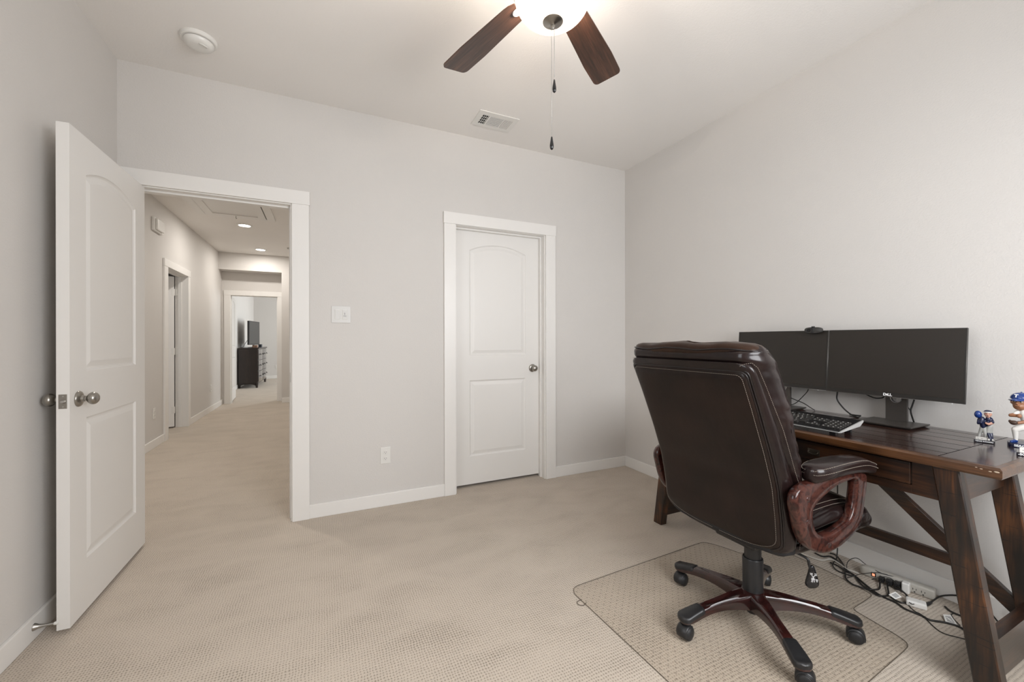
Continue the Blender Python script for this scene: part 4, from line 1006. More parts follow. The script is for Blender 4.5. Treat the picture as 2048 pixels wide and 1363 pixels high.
blob('glove', [('s', (-0.024, 0.018, 0.083), 0.0095, (0.9, 1.25, 0.85)), ('s', (-0.022, 0.028, 0.087), 0.0045, (1, 1, 1.2))], BROWNG, f2, T=T2F)
blob('belt', [('l', (0.0, -0.004, 0.0865), (0.0, -0.030, 0.0865), 0.0135, 0.0135)], ROYAL, f2, T=Matrix.Translation((0, 0, 0)) @ T2F @ Matrix.Translation((0, 0, 0.0865*0.82)) @ Matrix.Diagonal((1.13, 1.0, 0.18, 1)))
hd = blob('head', [('s', (0.0, -0.010, 0.158), 0.0225, (0.95, 0.95, 1.08)), ('s', (-0.006, -0.010, 0.145), 0.0165, (1, 1, 0.9)), ('l', (0, -0.012, 0.140), (0, -0.012, 0.126), 0.010, 0.009), ('l', (-0.0215, -0.010, 0.161), (-0.0245, -0.010, 0.154), 0.003, 0.0042),
    ('s', (0.001, 0.0125, 0.156), 0.005, (1, 0.55, 1.4)), ('s', (0.001, -0.0325, 0.156), 0.005, (1, 0.55, 1.4)), ('l', (-0.022, -0.015, 0.1445), (-0.022, -0.005, 0.1445), 0.0022, 0.0022)], SKIN2, f2, T=T2H)
bm = bmesh.new()
for y in (-0.018, -0.002):
    sphere(bm, (-0.0208, y, 0.1605), 0.0032, 12, 8, (0.5, 1.2, 0.7), 0); sphere(bm, (-0.0222, y, 0.1605), 0.0018, 10, 6, (0.6, 1, 1), 1)
    box(bm, (-0.0225, y-0.0045, 0.1645), (-0.0205, y+0.0045, 0.1660), 0, mi=1)
box(bm, (-0.0240, -0.0150, 0.1440), (-0.0232, -0.0050, 0.1448), 0, mi=1)
for v in bm.verts: v.co = T2H @ v.co
obj('facial_features', bm, None, f2, mats=[JW, HAIR], smooth='all')
cp = blob('cap', [('s', (0.002, -0.010, 0.170), 0.0255, (1.0, 1.0, 0.80))], ROYAL, f2, T=T2H)
# cut the lower half of the cap's ball away by flattening it
for v in cp.data.vertices:
    lz = v.co.z - DT
    if lz < 0.180: v.co.z = DT + 0.180 + (lz-0.180)*0.12
bm = bmesh.new(); rr2 = []
for i in range(9):
    s = i/8; r_y = 0.021*math.cos(s*PI/2*0.96)**0.6; xx = -0.018-0.026*s
    rr2.append([(xx, -0.010+r_y*c, 0.1700-0.003*s-0.0035*c*c + dz) for c, dz in ((-1, 0), (-0.5, 0.0012), (0, 0.0016), (0.5, 0.0012), (1, 0), (0.5, -0.0012), (0, -0.0016), (-0.5, -0.0012))])
loft(bm, rr2)
for v in bm.verts: v.co = T2H @ v.co
b_ = obj('cap_brim', bm, ROYAL, f2, smooth='all')
bm = bmesh.new(); sphere(bm, (0.002, -0.010, 0.1905), 0.0022, 10, 6)
for v in bm.verts: v.co = T2H @ v.co
obj('cap_button', bm, ROYAL, f2, smooth='all')
text('cap_letter', 'T', 0.0165, T2H @ Vector((-0.0235, -0.008, 0.1790)), T2H.to_3x3() @ Vector((0, -1, 0)), T2H.to_3x3() @ Vector((0.35, 0, 1)), WHITEI, f2, 0.0012, bold=0.0004)
for (a, b) in (((-0.0270, 0.013, 0.053), (-0.0135, 0.0115, 0.022)),):
    pass
# --- third figurine, mostly outside the frame
T3 = fr_(2.226, 0.500, DT, math.radians(14))
f3 = thing('bobblehead', 'figurine on a black base, cut by the photo\'s right edge', 'bobblehead', (2.226, 0.500, DT))
base(f3, T3, 0.030, 0.047, 0.012)
lettering(f3, T3, '-SOO', 0.0105, (-0.0303, 0.0300, 0.0060), 0.026, bold=0.0003)
bm = bmesh.new(); box(bm, (-0.0296, -0.030, 0.0118), (-0.0262, 0.040, 0.0300), 0.0005)
for v in bm.verts: v.co = T3 @ v.co
obj('name_plaque', bm, JW, f3)
lettering(f3, T3, 'Health', 0.0062, (-0.0298, 0.022, 0.0205), 0.022, INK)
blob('trousers', [('l', (0.004, -0.018, 0.078), (0.0, -0.004, 0.048), 0.014, 0.010), ('l', (0.0, -0.004, 0.048), (0.004, 0.000, 0.018), 0.010, 0.0065), ('l', (0.004, -0.022, 0.078), (0.004, -0.032, 0.048), 0.014, 0.010), ('l', (0.004, -0.032, 0.048), (0.006, -0.034, 0.018), 0.010, 0.0065)], GREYF, f3, T=T3)
blob('shoes', [('l', (0.004, 0.000, 0.0165), (-0.016, 0.002, 0.0150), 0.006, 0.0045), ('l', (0.006, -0.034, 0.0165), (-0.014, -0.034, 0.015), 0.006, 0.0045)], NAVY, f3, T=T3)
blob('jersey', [('l', (0.004, -0.020, 0.084), (0.004, -0.018, 0.116), 0.014, 0.018), ('l', (0.0, -0.002, 0.118), (-0.006, 0.002, 0.104), 0.009, 0.0075), ('l', (0.004, -0.036, 0.118), (-0.004, -0.042, 0.104), 0.009, 0.0075)], NAVY, f3, T=T3)
blob('arms', [('l', (-0.006, 0.002, 0.104), (-0.012, 0.006, 0.075), 0.0065, 0.0055), ('l', (-0.004, -0.042, 0.104), (-0.018, -0.036, 0.085), 0.0065, 0.0055)], SKIN2, f3, T=T3)
blob('glove', [('s', (-0.010, 0.020, 0.046), 0.0105, (0.9, 1.0, 1.1)), ('l', (-0.012, 0.008, 0.072), (-0.010, 0.018, 0.052), 0.005, 0.006)], BROWNG, f3, T=T3)
blob('head', [('s', (0.004, -0.018, 0.156), 0.022, (0.95, 0.95, 1.08)), ('l', (0.004, -0.018, 0.135), (0.004, -0.018, 0.122), 0.009, 0.009), ('l', (-0.017, -0.018, 0.158), (-0.019, -0.018, 0.152), 0.003, 0.004), ('s', (0.004, 0.003, 0.154), 0.005, (1, 0.55, 1.4))], SKIN2, f3, T=T3)
blob('cap', [('s', (0.005, -0.018, 0.171), 0.024, (1, 1, 0.7))], ROYAL, f3, T=T3)

# ------------------------------------------------------------------ chair mat
MP = [(1.055, 1.585), (1.075, 1.622), (1.11, 1.632), (1.96, 1.672), (1.995, 1.672), (2.020, 1.655), (2.050, 1.60), (2.075, 1.53), (2.085, 1.497), (2.115, 1.480), (2.30, 1.492), (2.330, 1.470), (2.322, 1.15), (2.298, 1.000), (2.275, 0.990), (2.105, 0.980), (2.092, 0.966), (2.070, 0.82), (2.058, 0.785), (2.035, 0.770), (1.99, 0.765), (1.12, 0.712), (1.095, 0.722), (1.088, 0.755)]
def poly_smooth(P, r=0.012):
    out = []
    n = len(P)
    for i in range(n):
        a, b, c = Vector((*P[i-1], 0)), Vector((*P[i], 0)), Vector((*P[(i+1) % n], 0))
        ra = min(r, (a-b).length*0.4); rc = min(r, (c-b).length*0.4)
        p0 = b+(a-b).normalized()*ra; p1 = b+(c-b).normalized()*rc
        for k in range(5):
            t = k/4; out.append(p0*(1-t)**2 + b*2*t*(1-t) + p1*t*t)
    return out
mp = poly_smooth(MP)
mt = thing('chair_mat', 'clear vinyl chair mat with a front lip under the office chair', 'chair mat', (1.6, 1.2, 0))
bm = bmesh.new(); tv = [bm.verts.new((p.x, p.y, 0.0035)) for p in mp]; bm.faces.new(tv)
bmesh.ops.triangulate(bm, faces=bm.faces[:]); obj('sheet', bm, MATM, mt)
bm = bmesh.new(); tube(bm, [(p.x, p.y, 0.0022) for p in mp], 0.0012, 6, True); o = obj('edge', bm, MATE, mt, smooth='all'); o['label'] = 'dark rounded rim of the mat'
bm = bmesh.new(); tube(bm, catmull([(1.062, 1.535, 0.003), (1.035, 1.53, 0.003), (1.028, 1.512, 0.003), (1.045, 1.498, 0.003), (1.068, 1.508, 0.003)], 6), 0.0014, 6); o = obj('hanging_tab', bm, MATE, mt, smooth='all'); o['label'] = 'small curled tab on the left rim'

# ------------------------------------------------------------------ power strip and cables under the desk
def P0(px, py, z=0.006):
    """floor-level point on the carpet that the photo shows at this pixel"""
    d = F + R_*((px-1024)/FPX) - U_*((py-679.1)/FPX); t = (z-1.18)/d.z
    return Vector((0, 0, 1.18)) + d*t
ps = thing('power_strip', 'beige six-outlet power strip lying along the baseboard under the desk', 'power strip', (2.49, 0.98, 0))
bm = bmesh.new()
a = Vector((2.462, 1.118, 0.0)); b = Vector((2.512, 0.855, 0.0)); dv = (b-a).normalized(); sv = Vector((dv.y, -dv.x, 0))   # sv: away from the wall
if sv.x > 0: sv = -sv
LN = (b-a).length
rings = []
for s, k in ((0.0, 0.2), (0.006, 0.75), (0.02, 0.95), (0.04, 1.0), (LN-0.012, 1.0), (LN-0.003, 0.92), (LN, 0.75)):
    rings.append(sring(a + dv*s + Z*0.024, sv, Z, 0.021*k, 0.024*k, 20, 4.5))
loft(bm, rings); body = obj('body', bm, GREYP, ps, smooth=50)
bm = bmesh.new()
fx = 0.0205
def on_strip(s, d_, z): return a + dv*s + sv*d_ + Z*z
def sbox(bm, s0, s1, d0, d1, z0, z1, bev=0.0):
    vs = box(bm, (s0, d0, z0), (s1, d1, z1), bev)
for i in range(6):
    s = 0.088 + i*0.0285
    sbox(bm, s-0.0065, s-0.0045, fx, 0.0213, 0.019, 0.028); sbox(bm, s+0.0045, s+0.0065, fx, 0.0213, 0.020, 0.027); sbox(bm, s-0.0025, s+0.0025, fx, 0.0213, 0.009, 0.0135)
for v in bm.verts: v.co = on_strip(*v.co)
obj('outlet_slots', bm, HOLE, ps)
bm = bmesh.new(); sbox(bm, 0.048, 0.066, fx-0.002, 0.0225, 0.013, 0.033, 0.001)
for v in bm.verts: v.co = on_strip(*v.co)
swf = obj('switch_frame', bm, BLACKP, ps)
bm = bmesh.new(); sbox(bm, 0.052, 0.062, 0.0215, 0.0235, 0.017, 0.029, 0.001)
for v in bm.verts: v.co = on_strip(*v.co)
o = obj('lit_rocker', bm, plain('lit_switch', (0.9, 0.35, 0.2), 0.4, emit=(1.0, 0.35, 0.2), estr=0.8), swf); o.parent = swf; o.matrix_parent_inverse = Matrix.Identity(4)
def sthing(name, label, cat, blocks, mat, bev=0.003):
    bm = bmesh.new()
    for q in blocks: sbox(bm, *q, bev)
    for v in bm.verts: v.co = on_strip(*v.co)
    return tag(obj(name, bm, mat), label, cat)
sthing('plug', 'black plug in the power strip, next to the lit switch', 'plug', [(0.080, 0.100, 0.0215, 0.050, 0.010, 0.032)], BLACKP)
sthing('plug', 'black plug in the power strip, second from the lit switch', 'plug', [(0.106, 0.130, 0.0215, 0.048, 0.010, 0.033)], BLACKP)
sthing('plug', 'black plug in the power strip beside the white upright charger', 'plug', [(0.136, 0.158, 0.0215, 0.052, 0.006, 0.036)], BLACKP)
sthing('charger', 'white charger block standing upright, plugged into the power strip', 'charger', [(0.163, 0.190, 0.0215, 0.055, 0.002, 0.050)], PLATE, 0.005)
wb = thing('charger', 'white charger brick lying on the carpet in front of the power strip', 'charger', (2.385, 0.875, 0))
bm = bmesh.new(); q0, q1 = P0(1823, 1208, 0.012), P0(1842, 1203, 0.012)
cu_ = P0(1833, 1205, 0.013); bar(bm, cu_+Vector((-0.018, 0.030, 0)), cu_+Vector((0.010, -0.030, 0)), 0.042, 0.025, bev=0.006); obj('body', bm, PLATE, wb)
bm = bmesh.new(); c_ = cu_+Vector((-0.024, 0.008, 0.004)); sphere(bm, c_, 0.006, 12, 8, (1.2, 0.8, 0.6)); obj('usb_plug', bm, BLACKP, wb, smooth='all')
PLUG = [on_strip(0.090, 0.053, 0.020), on_strip(0.118, 0.051, 0.020), on_strip(0.147, 0.055, 0.020)]
def fl(pts, zs=None, dz=0.004):
    out = []
    for i, p in enumerate(pts):
        z = (zs[i] if zs else dz)
        out.append(P0(p[0], p[1], z))
    return out
z5 = lambda a_, b_: (1660+a_/9.086, 1080+b_/9.086)
def clampx(P_):
    return [Vector((min(p.x, 2.553), p.y, p.z)) for p in P_]
cable(clampx(fl([(1560, 1090), (1600, 1105), (1640, 1119)] + [z5(*q) for q in [(0, 340), (150, 410), (300, 520), (420, 565), (520, 600)]], None, 0.006)), 0.0048, 'thick pale grey cord leading to the power strip', plain('grey_cord', (0.50, 0.47, 0.42), 0.5))
cable(fl([(1630, 1105), (1645, 1112)] + [z5(*q) for q in [(0, 290), (120, 360), (300, 535), (450, 640), (640, 800), (850, 960), (1000, 1040), (1200, 1130), (1350, 1235), (1500, 1300), (1660, 1363)]] + [(1860, 1239), (1890, 1244), (1915, 1251), (1935, 1262), (1965, 1275)], None, 0.005), 0.004, 'long thick black cable running on the carpet from chair to desk leg')
cable(fl([z5(*q) for q in [(0, 230), (110, 270), (230, 420), (290, 560), (430, 620), (560, 790), (700, 880), (830, 895), (900, 870)]], [0.006]*9) + [PLUG[0]-sv*0.0+sv*0.012-Z*0.006, PLUG[0]-sv*0.004], 0.0035, 'black cord looping into the plug next to the lit switch')
cable(fl([z5(*q) for q in [(0, 400), (120, 450), (240, 530), (280, 600), (290, 690), (400, 790), (560, 850), (700, 900), (850, 990), (950, 1010), (1060, 985)]], [0.007]*11) + [PLUG[1]+sv*0.016-Z*0.008, PLUG[1]-sv*0.004], 0.0035, 'black cord with a low loop into the second plug')
cable([PLUG[2]-sv*0.004] + fl([z5(*q) for q in [(1290, 900), (1380, 980), (1430, 1070), (1350, 1135), (1220, 1100), (1110, 1030)]], [0.022, 0.012, 0.006, 0.006, 0.006, 0.006]), 0.0035, 'black cord curling in front of the upright white charger')
cable([Vector((2.535, 1.252, 0.61)), Vector((2.53, 1.250, 0.35)), Vector((2.52, 1.245, 0.16))] + fl([z5(*q) for q in [(125, 290), (45, 430), (120, 540), (260, 600), (420, 650)]], [0.02, 0.008, 0.006, 0.006, 0.006]), 0.003, 'black cable hanging down the wall from the desk behind the chair')
cable(fl([z5(*q) for q in [(310, 570), (310, 420), (380, 340), (500, 325), (640, 430), (800, 530), (950, 600), (1190, 668)]], [0.006, 0.012, 0.03, 0.045, 0.045, 0.045, 0.045, 0.045]), 0.0017, 'thin black wire arching over the near end of the power strip')
cable(fl([z5(*q) for q in [(310, 685), (480, 630), (640, 600), (780, 588), (900, 590), (1050, 625)]], [0.006, 0.02, 0.044, 0.045, 0.046, 0.046]), 0.0015, 'thin black wire lying over the lit switch end of the strip')
cable(fl([z5(*q) for q in [(760, 710), (900, 675), (1000, 660), (1100, 690), (1200, 770), (1290, 890), (1360, 960), (1400, 1060), (1470, 1150), (1530, 1158)]], [0.045, 0.046, 0.05, 0.05, 0.05, 0.04, 0.03, 0.02, 0.018, 0.018]), 0.0016, 'thin black charging wire plugged into the white brick')
cable(fl([z5(*q) for q in [(1400, 1100), (1450, 1200), (1550, 1290), (1680, 1363)]] + [(1880, 1262), (1925, 1276), (1950, 1284)], None, 0.003), 0.0018, 'thin black wire running from the brick past the desk leg')
cable(clampx(fl([(1852, 1207), (1861, 1204), (1880, 1192), (1905, 1187), (1930, 1188)], [0.006, 0.007, 0.015, 0.03, 0.05])), 0.0032, 'black cable whose loose plug points at the white brick')
bm = bmesh.new(); pa, pb = P0(1851, 1209, 0.007), P0(1863, 1204, 0.008); tube(bm, [pa, pa.lerp(pb, 0.5), pb], [0.0065, 0.0075, 0.0045], 10); tag(obj('plug', bm, BLACKP, smooth=40), 'loose black plug lying right of the white charger brick', 'plug')
cable(fl([(1890, 1212), (1902, 1222), (1925, 1232), (1950, 1244), (1985, 1262), (2010, 1275)], None, 0.005), 0.0036, 'black cable end pointing left from behind the near desk leg')
cable(fl([(1920, 1250), (1907, 1236), (1903, 1228), (1912, 1226), (1925, 1233), (1960, 1250)], None, 0.004), 0.0018, 'thin black wire curl just left of the near desk leg')
cable(clampx(fl([(1986, 1230), (1996, 1243), (2003, 1253), (1990, 1250), (1975, 1246)], [0.03, 0.01, 0.006, 0.006, 0.006])), 0.0028, 'black cord kinked on the carpet right of the near desk leg')
cable(clampx([P0(2027, 1240, 0.03), P0(2021, 1226, 0.06), P0(2030, 1217, 0.085), P0(2048, 1216, 0.09), P0(2066, 1222, 0.075), P0(2085, 1240, 0.03)]), 0.0028, 'black cord arching against the baseboard at the photo\'s right edge')
def label_tag(pix, z, label):
    bm = bmesh.new(); q = [P0(x, y, z_) for (x, y), z_ in zip(pix, z)]
    loft(bm, [q, [p + Z*0.0006 for p in q]]); t = tag(obj('paper_tag', bm, PAPER), label, 'paper tag')
    bm = bmesh.new(); A_, B_, C_, D_ = q
    for i in range(6):
        s0, s1 = 0.2+i*0.11, 0.27+i*0.11
        f = lambda s, r: (A_.lerp(B_, s)).lerp(D_.lerp(C_, s), r) + Z*0.001
        vs = [bm.verts.new(f(*q_)) for q_ in ((0.2, s0), (0.85, s0), (0.85, s1), (0.2, s1))]; bm.faces.new(vs)
    obj('printing', bm, plain('grey_ink', (0.2, 0.2, 0.2), 0.7), t)
label_tag([z5(1065, 985), z5(1190, 932), z5(1305, 1030), z5(1190, 1072)], [0.018, 0.032, 0.022, 0.010], 'white paper tag on the cord in front of the black plugs')
label_tag([(1886, 1228), (1901, 1229), (1916, 1251), (1891, 1243)], [0.012, 0.012, 0.006, 0.006], 'white paper tag on a cord just left of the near desk leg')

# ------------------------------------------------------------------ office chair
CXc, CYc = 1.62, 1.108
YC = 1.138
chair = thing('office_chair', 'dark brown leather executive office chair with glossy burl-wood arms', 'office chair', (CXc, CYc, 0.0035))
ZB = 0.0038
ip = lambda z, zs, xs: float(np.interp(z, zs, xs))
pipe_x = lambda z: ip(z, [.38, .476, .555, .671, .796, .953, 1.046, 1.076, 1.16], [1.452, 1.440, 1.431, 1.409, 1.364, 1.299, 1.257, 1.243, 1.215])
stit_x = lambda z: ip(z, [.38, .42, .52, .664, .72, .784, .876, .943, 1.029, 1.093, 1.16], [1.470, 1.492, 1.505, 1.495, 1.467, 1.44, 1.399, 1.359, 1.308, 1.266, 1.24])
fron_x = lambda z: ip(z, [.42, .60, .676, .731, .793, .847, .917, .979, 1.041, 1.106, 1.14, 1.158], [1.60, 1.555, 1.545, 1.535, 1.522, 1.512, 1.494, 1.472, 1.444, 1.408, 1.370, 1.320])
def smoothstep(a, b, x):
    t = max(0, min(1, (x-a)/(b-a))); return t*t*(3-2*t)
def stad(z, x0, x1, hw, ry, n):
    """ring with flat faces front and rear and rounded sides"""
    hx = (x1-x0)/2; cx_ = (x0+x1)/2; ry = min(ry, hw); out = []
    for i in range(n):
        a = 2*PI*(i+0.5)/n; ca, sa = math.cos(a), math.sin(a)
        k = abs(math.tan(a)) if abs(ca) > 1e-6 else 1e6
        # half of the points on each rounded side
        q = i/n*4
        if i < n/4 or i >= 3*n/4:
            t = ((i+n/4) % n)/(n/2)*PI - PI/2; out.append(Vector((cx_+hx*math.sin(t), YC+(hw-ry)+ry*math.cos(t), z)))
        else:
            t = (i-n/4)/(n/2)*PI + PI/2; out.append(Vector((cx_+hx*math.sin(t), YC-(hw-ry)+ry*math.cos(t), z)))
    return out
def slab(levels, n=72, p=4.0, yc=YC):
    """levels: z, x0, x1, half width, exponent"""
    bm = bmesh.new(); rings = []
    for z, x0, x1, hw, pe in levels:
        rings.append(sring(((x0+x1)/2, yc, z), Y, X, hw, (x1-x0)/2, n, pe) if pe > 0 else stad(z, x0, x1, hw, -pe, n))
    loft(bm, rings); return bm
def hw_round(z, z0, z1, hw, rb, rt):
    """half width with rounded bottom (rb) and top (rt) corners"""
    k = hw
    if z < z0+rb: k = hw*(0.10+0.90*(max(0.0, 1-(1-(z-z0)/rb)**2.6))**(1/2.6))
    if z > z1-rt: k = hw-rt + rt*math.sqrt(max(0.0, 1-((z-(z1-rt))/rt)**2))
    return k
def zs_(z0, z1, n, ends=5):
    """levels denser near both ends"""
    return [z0+(z1-z0)*(0.5-0.5*math.cos(PI*i/n)) for i in range(n+1)]
# back panel (rear shell)
lv = []
PZ0, PZ1, PHW = 0.408, 1.072, 0.262
for z in zs_(PZ0, PZ1, 46):
    hw = hw_round(z, PZ0, PZ1, PHW - 0.006*smoothstep(0.75, 0.42, z), 0.075, 0.02)
    bul = 0.013*min(1, (z-PZ0)/0.06)*min(1, (PZ1-z)/0.03)
    lv.append((z, pipe_x(z)-0.004-bul, pipe_x(z)+0.03, hw, 5.0))
o = obj('back_panel', slab(lv), LEATHER, chair, smooth='all'); o['label'] = 'smooth dark leather rear panel'; BP = o
# side bolster / frame of the back
lv = []
BZ0, BZ1 = 0.400, 1.102
for z in zs_(BZ0, BZ1, 44):
    hw = hw_round(z, BZ0, BZ1, 0.281, 0.07, 0.03)
    x1 = max(stit_x(z), pipe_x(z)+0.03)+0.012
    lv.append((z, pipe_x(z)+0.001, x1, hw, -0.040))
bo = obj('side_bolster', slab(lv), LEATHERS, chair, smooth='all'); bo['label'] = 'padded leather band round the back panel'
# front cushion with wrapped, puffy headrest
lv = []
CZ0, CZ1 = 0.50, 1.162
bm = bmesh.new(); rings = []; n = 96
for z in zs_(CZ0, CZ1, 70):
    hw = hw_round(z, CZ0, CZ1, 0.286, 0.05, 0.035)
    over = smoothstep(1.098, 1.114, z)
    x0 = stit_x(z)-0.012; x0 = x0*(1-over)+over*(1.236+0.030*smoothstep(1.128, 1.160, z)**2*2)
    x1 = fron_x(z)
    pe = 3.2
    ring = stad(z, x0, x1, hw, 0.055, n)
    for i, q in enumerate(ring):
        s = (q.y-YC)/0.286
        # sewn lumps and pull wrinkles
        amp = 0.0035*math.sin(z*46+2*s) + 0.0028*math.sin(z*83+1.3)*abs(s)**3
        if abs(s) > 0.8: q.y += math.copysign(amp*1.1, s)
        if False: q.z += 0.0030*math.sin(s*7.5+0.6)*smoothstep(1.10, 1.15, z) + 0.0022*math.sin(s*17)*smoothstep(1.12, 1.158, z)
        if q.x > (x0+x1)/2: q.x += 0.008*math.cos(s*PI*1.5)*0.8 - 0.007*math.exp(-((z-0.86)/0.03)**2) - 0.007*math.exp(-((z-0.70)/0.03)**2)
    rings.append(ring)
loft(bm, rings)
cu2 = obj('back_cushion', bm, LEATHERS, chair, smooth='all'); cu2['label'] = 'puffy leather front cushion wrapping over the top'
# top lid leather, window light put into its lighter colour
bm = bmesh.new(); rings = []
for k, (dz, sx_, sw_) in enumerate(((-0.020, 1.0, 1.0), (-0.012, 1.0, 1.0), (0.002, 0.97, 0.985), (0.009, 0.88, 0.95), (0.014, 0.70, 0.88), (0.016, 0.45, 0.7), (0.0165, 0.15, 0.3))):
    z = 1.150+dz; cx_ = 1.302; hx = 0.067*sx_; hy = 0.281*sw_
    ring = sring((cx_, YC, z), Y, X, hy, hx, n, 3.6)
    for q in ring:
        s = (q.y-YC)/0.286
        q.z += 0.0035*math.sin(s*7.5+0.4) + 0.002*math.sin(s*19)*(1-sx_)*2 + 0.003*(1-s*s)
    rings.append(ring)
loft(bm, rings); o = obj('headrest_top', bm, LEATHERT, chair, smooth='all'); o['label'] = 'leather top of the headrest, coloured lighter as if lit'
bm = bmesh.new()
ring = sring((1.302, YC, 1.143), Y, X, 0.2835, 0.0695, 96, 3.6)
for q in ring:
    s = (q.y-YC)/0.286; q.z += 0.0035*math.sin(s*7.5+0.4)+0.003*(1-s*s)
tube(bm, ring, 0.0028, 8, True); obj('piping', bm, PIPING, cu2, smooth='all')
# piping round the rear panel
def panel_outline(inset, dx):
    pts = []
    zz = zs_(PZ0+inset, PZ1-inset, 40)
    for sgn in (1, -1):
        seq = zz if sgn == 1 else zz[::-1]
        for z in seq:
            zq = PZ0 + (z-(PZ0+inset))*(PZ1-PZ0)/(PZ1-PZ0-2*inset)
            hw = hw_round(zq, PZ0, PZ1, PHW - 0.006*smoothstep(0.75, 0.42, zq), 0.075, 0.02)-inset
            pts.append(Vector((pipe_x(z)+dx, YC+sgn*max(hw, 0.012), z)))
    return pts
bm = bmesh.new(); tube(bm, panel_outline(-0.001, 0.002), 0.0036, 8, True); obj('piping', bm, PIPING, BP, smooth='all')
bm = bmesh.new(); tube(bm, panel_outline(-0.007, 0.006), 0.0026, 8, True); obj('piping', bm, PIPING, BP, smooth='all')
# dashed stitches along a path
def stitches(name, path, parent, r=0.0006, dash=0.0042, gap=0.0026, closed=False, mat=THREAD):
    P_ = [Vector(p) for p in path]
    if closed: P_.append(P_[0])
    bm = bmesh.new(); acc = 0; on = True; seg = [P_[0]]; need = dash
    for i in range(len(P_)-1):
        a, b = P_[i], P_[i+1]; L = (b-a).length; pos = 0
        while L-pos > need:
            pos += need; q = a.lerp(b, pos/L)
            if on: seg.append(q); tube(bm, [seg[0], seg[-1]], r, 4)
            on = not on; seg = [q]; need = dash if on else gap
        need -= (L-pos)
    return obj(name, bm, mat, parent, smooth='all')
stitches('stitching', panel_outline(0.010, -0.0114), BP, 0.0007)
# stitch seam and piping at both sides of the back
for sgn in (-1, 1):
    yy = YC+sgn*0.286
    zz = [0.45+i*0.013 for i in range(50)]
    path = [Vector((stit_x(z)+0.004, YC+sgn*(0.2825+0.0035*smoothstep(0.5, 0.6, z)), z)) for z in zz if z < 1.092]
    path += [Vector((1.262, YC+sgn*0.274, 1.103)), Vector((1.243, YC+sgn*0.262, 1.100)), Vector((1.236, YC+sgn*0.245, 1.090))]
    stitches('stitching', path, bo, 0.00065)
    bm = bmesh.new()
    path = []
    for z in [0.56+i*0.012 for i in range(49)]:
        if z > 1.135: break
        x0 = stit_x(z)-0.012; x1 = fron_x(z); h_ = (x1-x0)/2; t_ = math.radians(52)
        hw = hw_round(z, CZ0, CZ1, 0.286, 0.05, 0.035)
        path.append(Vector(((x0+x1)/2+h_*math.sin(t_), YC+sgn*(hw-0.055+0.055*math.cos(t_)), z)))
    path += [Vector((1.350, YC+sgn*0.262, 1.146)), Vector((1.325, YC+sgn*0.271, 1.148)), Vector((1.29, YC+sgn*0.279, 1.145))]
    tube(bm, catmull(path, 3), 0.0030, 8); obj('piping', bm, PIPING, cu2, smooth='all')
# ---- seat
bm = bmesh.new(); rings = []
def seat_lv(prof, p):
    rg = []
    for x, z0, z1, hw in prof:
        ring = sring((x, YC, (z0+z1)/2), Y, Z, hw, (z1-z0)/2, 64, p); rg.append(ring)
    return rg
loft(bm, seat_lv([(1.50, .50, .54, .16), (1.505, .47, .560, .235), (1.53, .455, .572, .258), (1.62, .452, .582, .262), (1.72, .452, .585, .264), (1.82, .452, .578, .264), (1.89, .452, .562, .262), (1.94, .45, .540, .258), (1.975, .445, .52, .25), (1.995, .455, .50, .235), (2.0, .47, .485, .15)], 3.6))
se = obj('seat_cushion', bm, LEATHERS, chair, smooth='all')
bm = bmesh.new()
loft(bm, seat_lv([(1.440, .425, .445, .14), (1.445, .412, .458, .22), (1.47, .402, .470, .255), (1.55, .394, .478, .268), (1.70, .392, .478, .270), (1.85, .396, .478, .268), (1.93, .402, .478, .262), (1.975, .410, .474, .25), (1.997, .42, .466, .23), (2.006, .435, .455, .15)], 3.2))
sb = obj('seat_base', bm, LEATHERS, chair, smooth='all')
bm = bmesh.new()
loft(bm, seat_lv([(1.438, .425, .445, .12), (1.443, .409, .456, .215), (1.468, .399, .466, .2555), (1.510, .395, .470, .2625)], 3.2)); o = obj('mesh_insert', bm, MESHF, sb, smooth='all'); o['label'] = 'black mesh fabric at the rear corner'
for sgn in (-1, 1):
    y_ = YC+sgn
    for dz, dy in ((0.0, 0.255), (-0.012, 0.263)):
        stitches('stitching', [Vector((x, YC+sgn*dy, z+dz-0.012)) for x, z in ((1.56, .577), (1.62, .582), (1.68, .584), (1.74, .584), (1.80, .580), (1.86, .570), (1.90, .558))], se, 0.0009)
    stitches('stitching', [Vector((x, YC+sgn*0.2675, z)) for x, z in ((1.60, .475), (1.68, .478), (1.76, .478), (1.84, .478))], se, 0.0009)
    # sewn side rolls of the seat cushion
    bm = bmesh.new(); path = catmull([(1.54, YC+sgn*0.252, .500), (1.62, YC+sgn*0.262, .515), (1.72, YC+sgn*0.266, .528), (1.82, YC+sgn*0.264, .523), (1.88, YC+sgn*0.256, .505)], 6)
    tube(bm, path, [0.018+0.008*math.sin(PI*i/(len(path)-1)) for i in range(len(path))], 14); obj('side_roll', bm, LEATHERS, se, smooth='all')
# front waterfall roll
bm = bmesh.new(); path = [Vector((1.998-0.018*(abs(i)/10)**4, YC+i*0.0262, 0.454)) for i in range(-10, 11)]
tube(bm, path, [0.055*(0.45 if abs(i) == 10 else 0.85 if abs(i) == 9 else 1.0) for i in range(-10, 11)], 24); obj('front_roll', bm, LEATHERS, se, smooth='all')
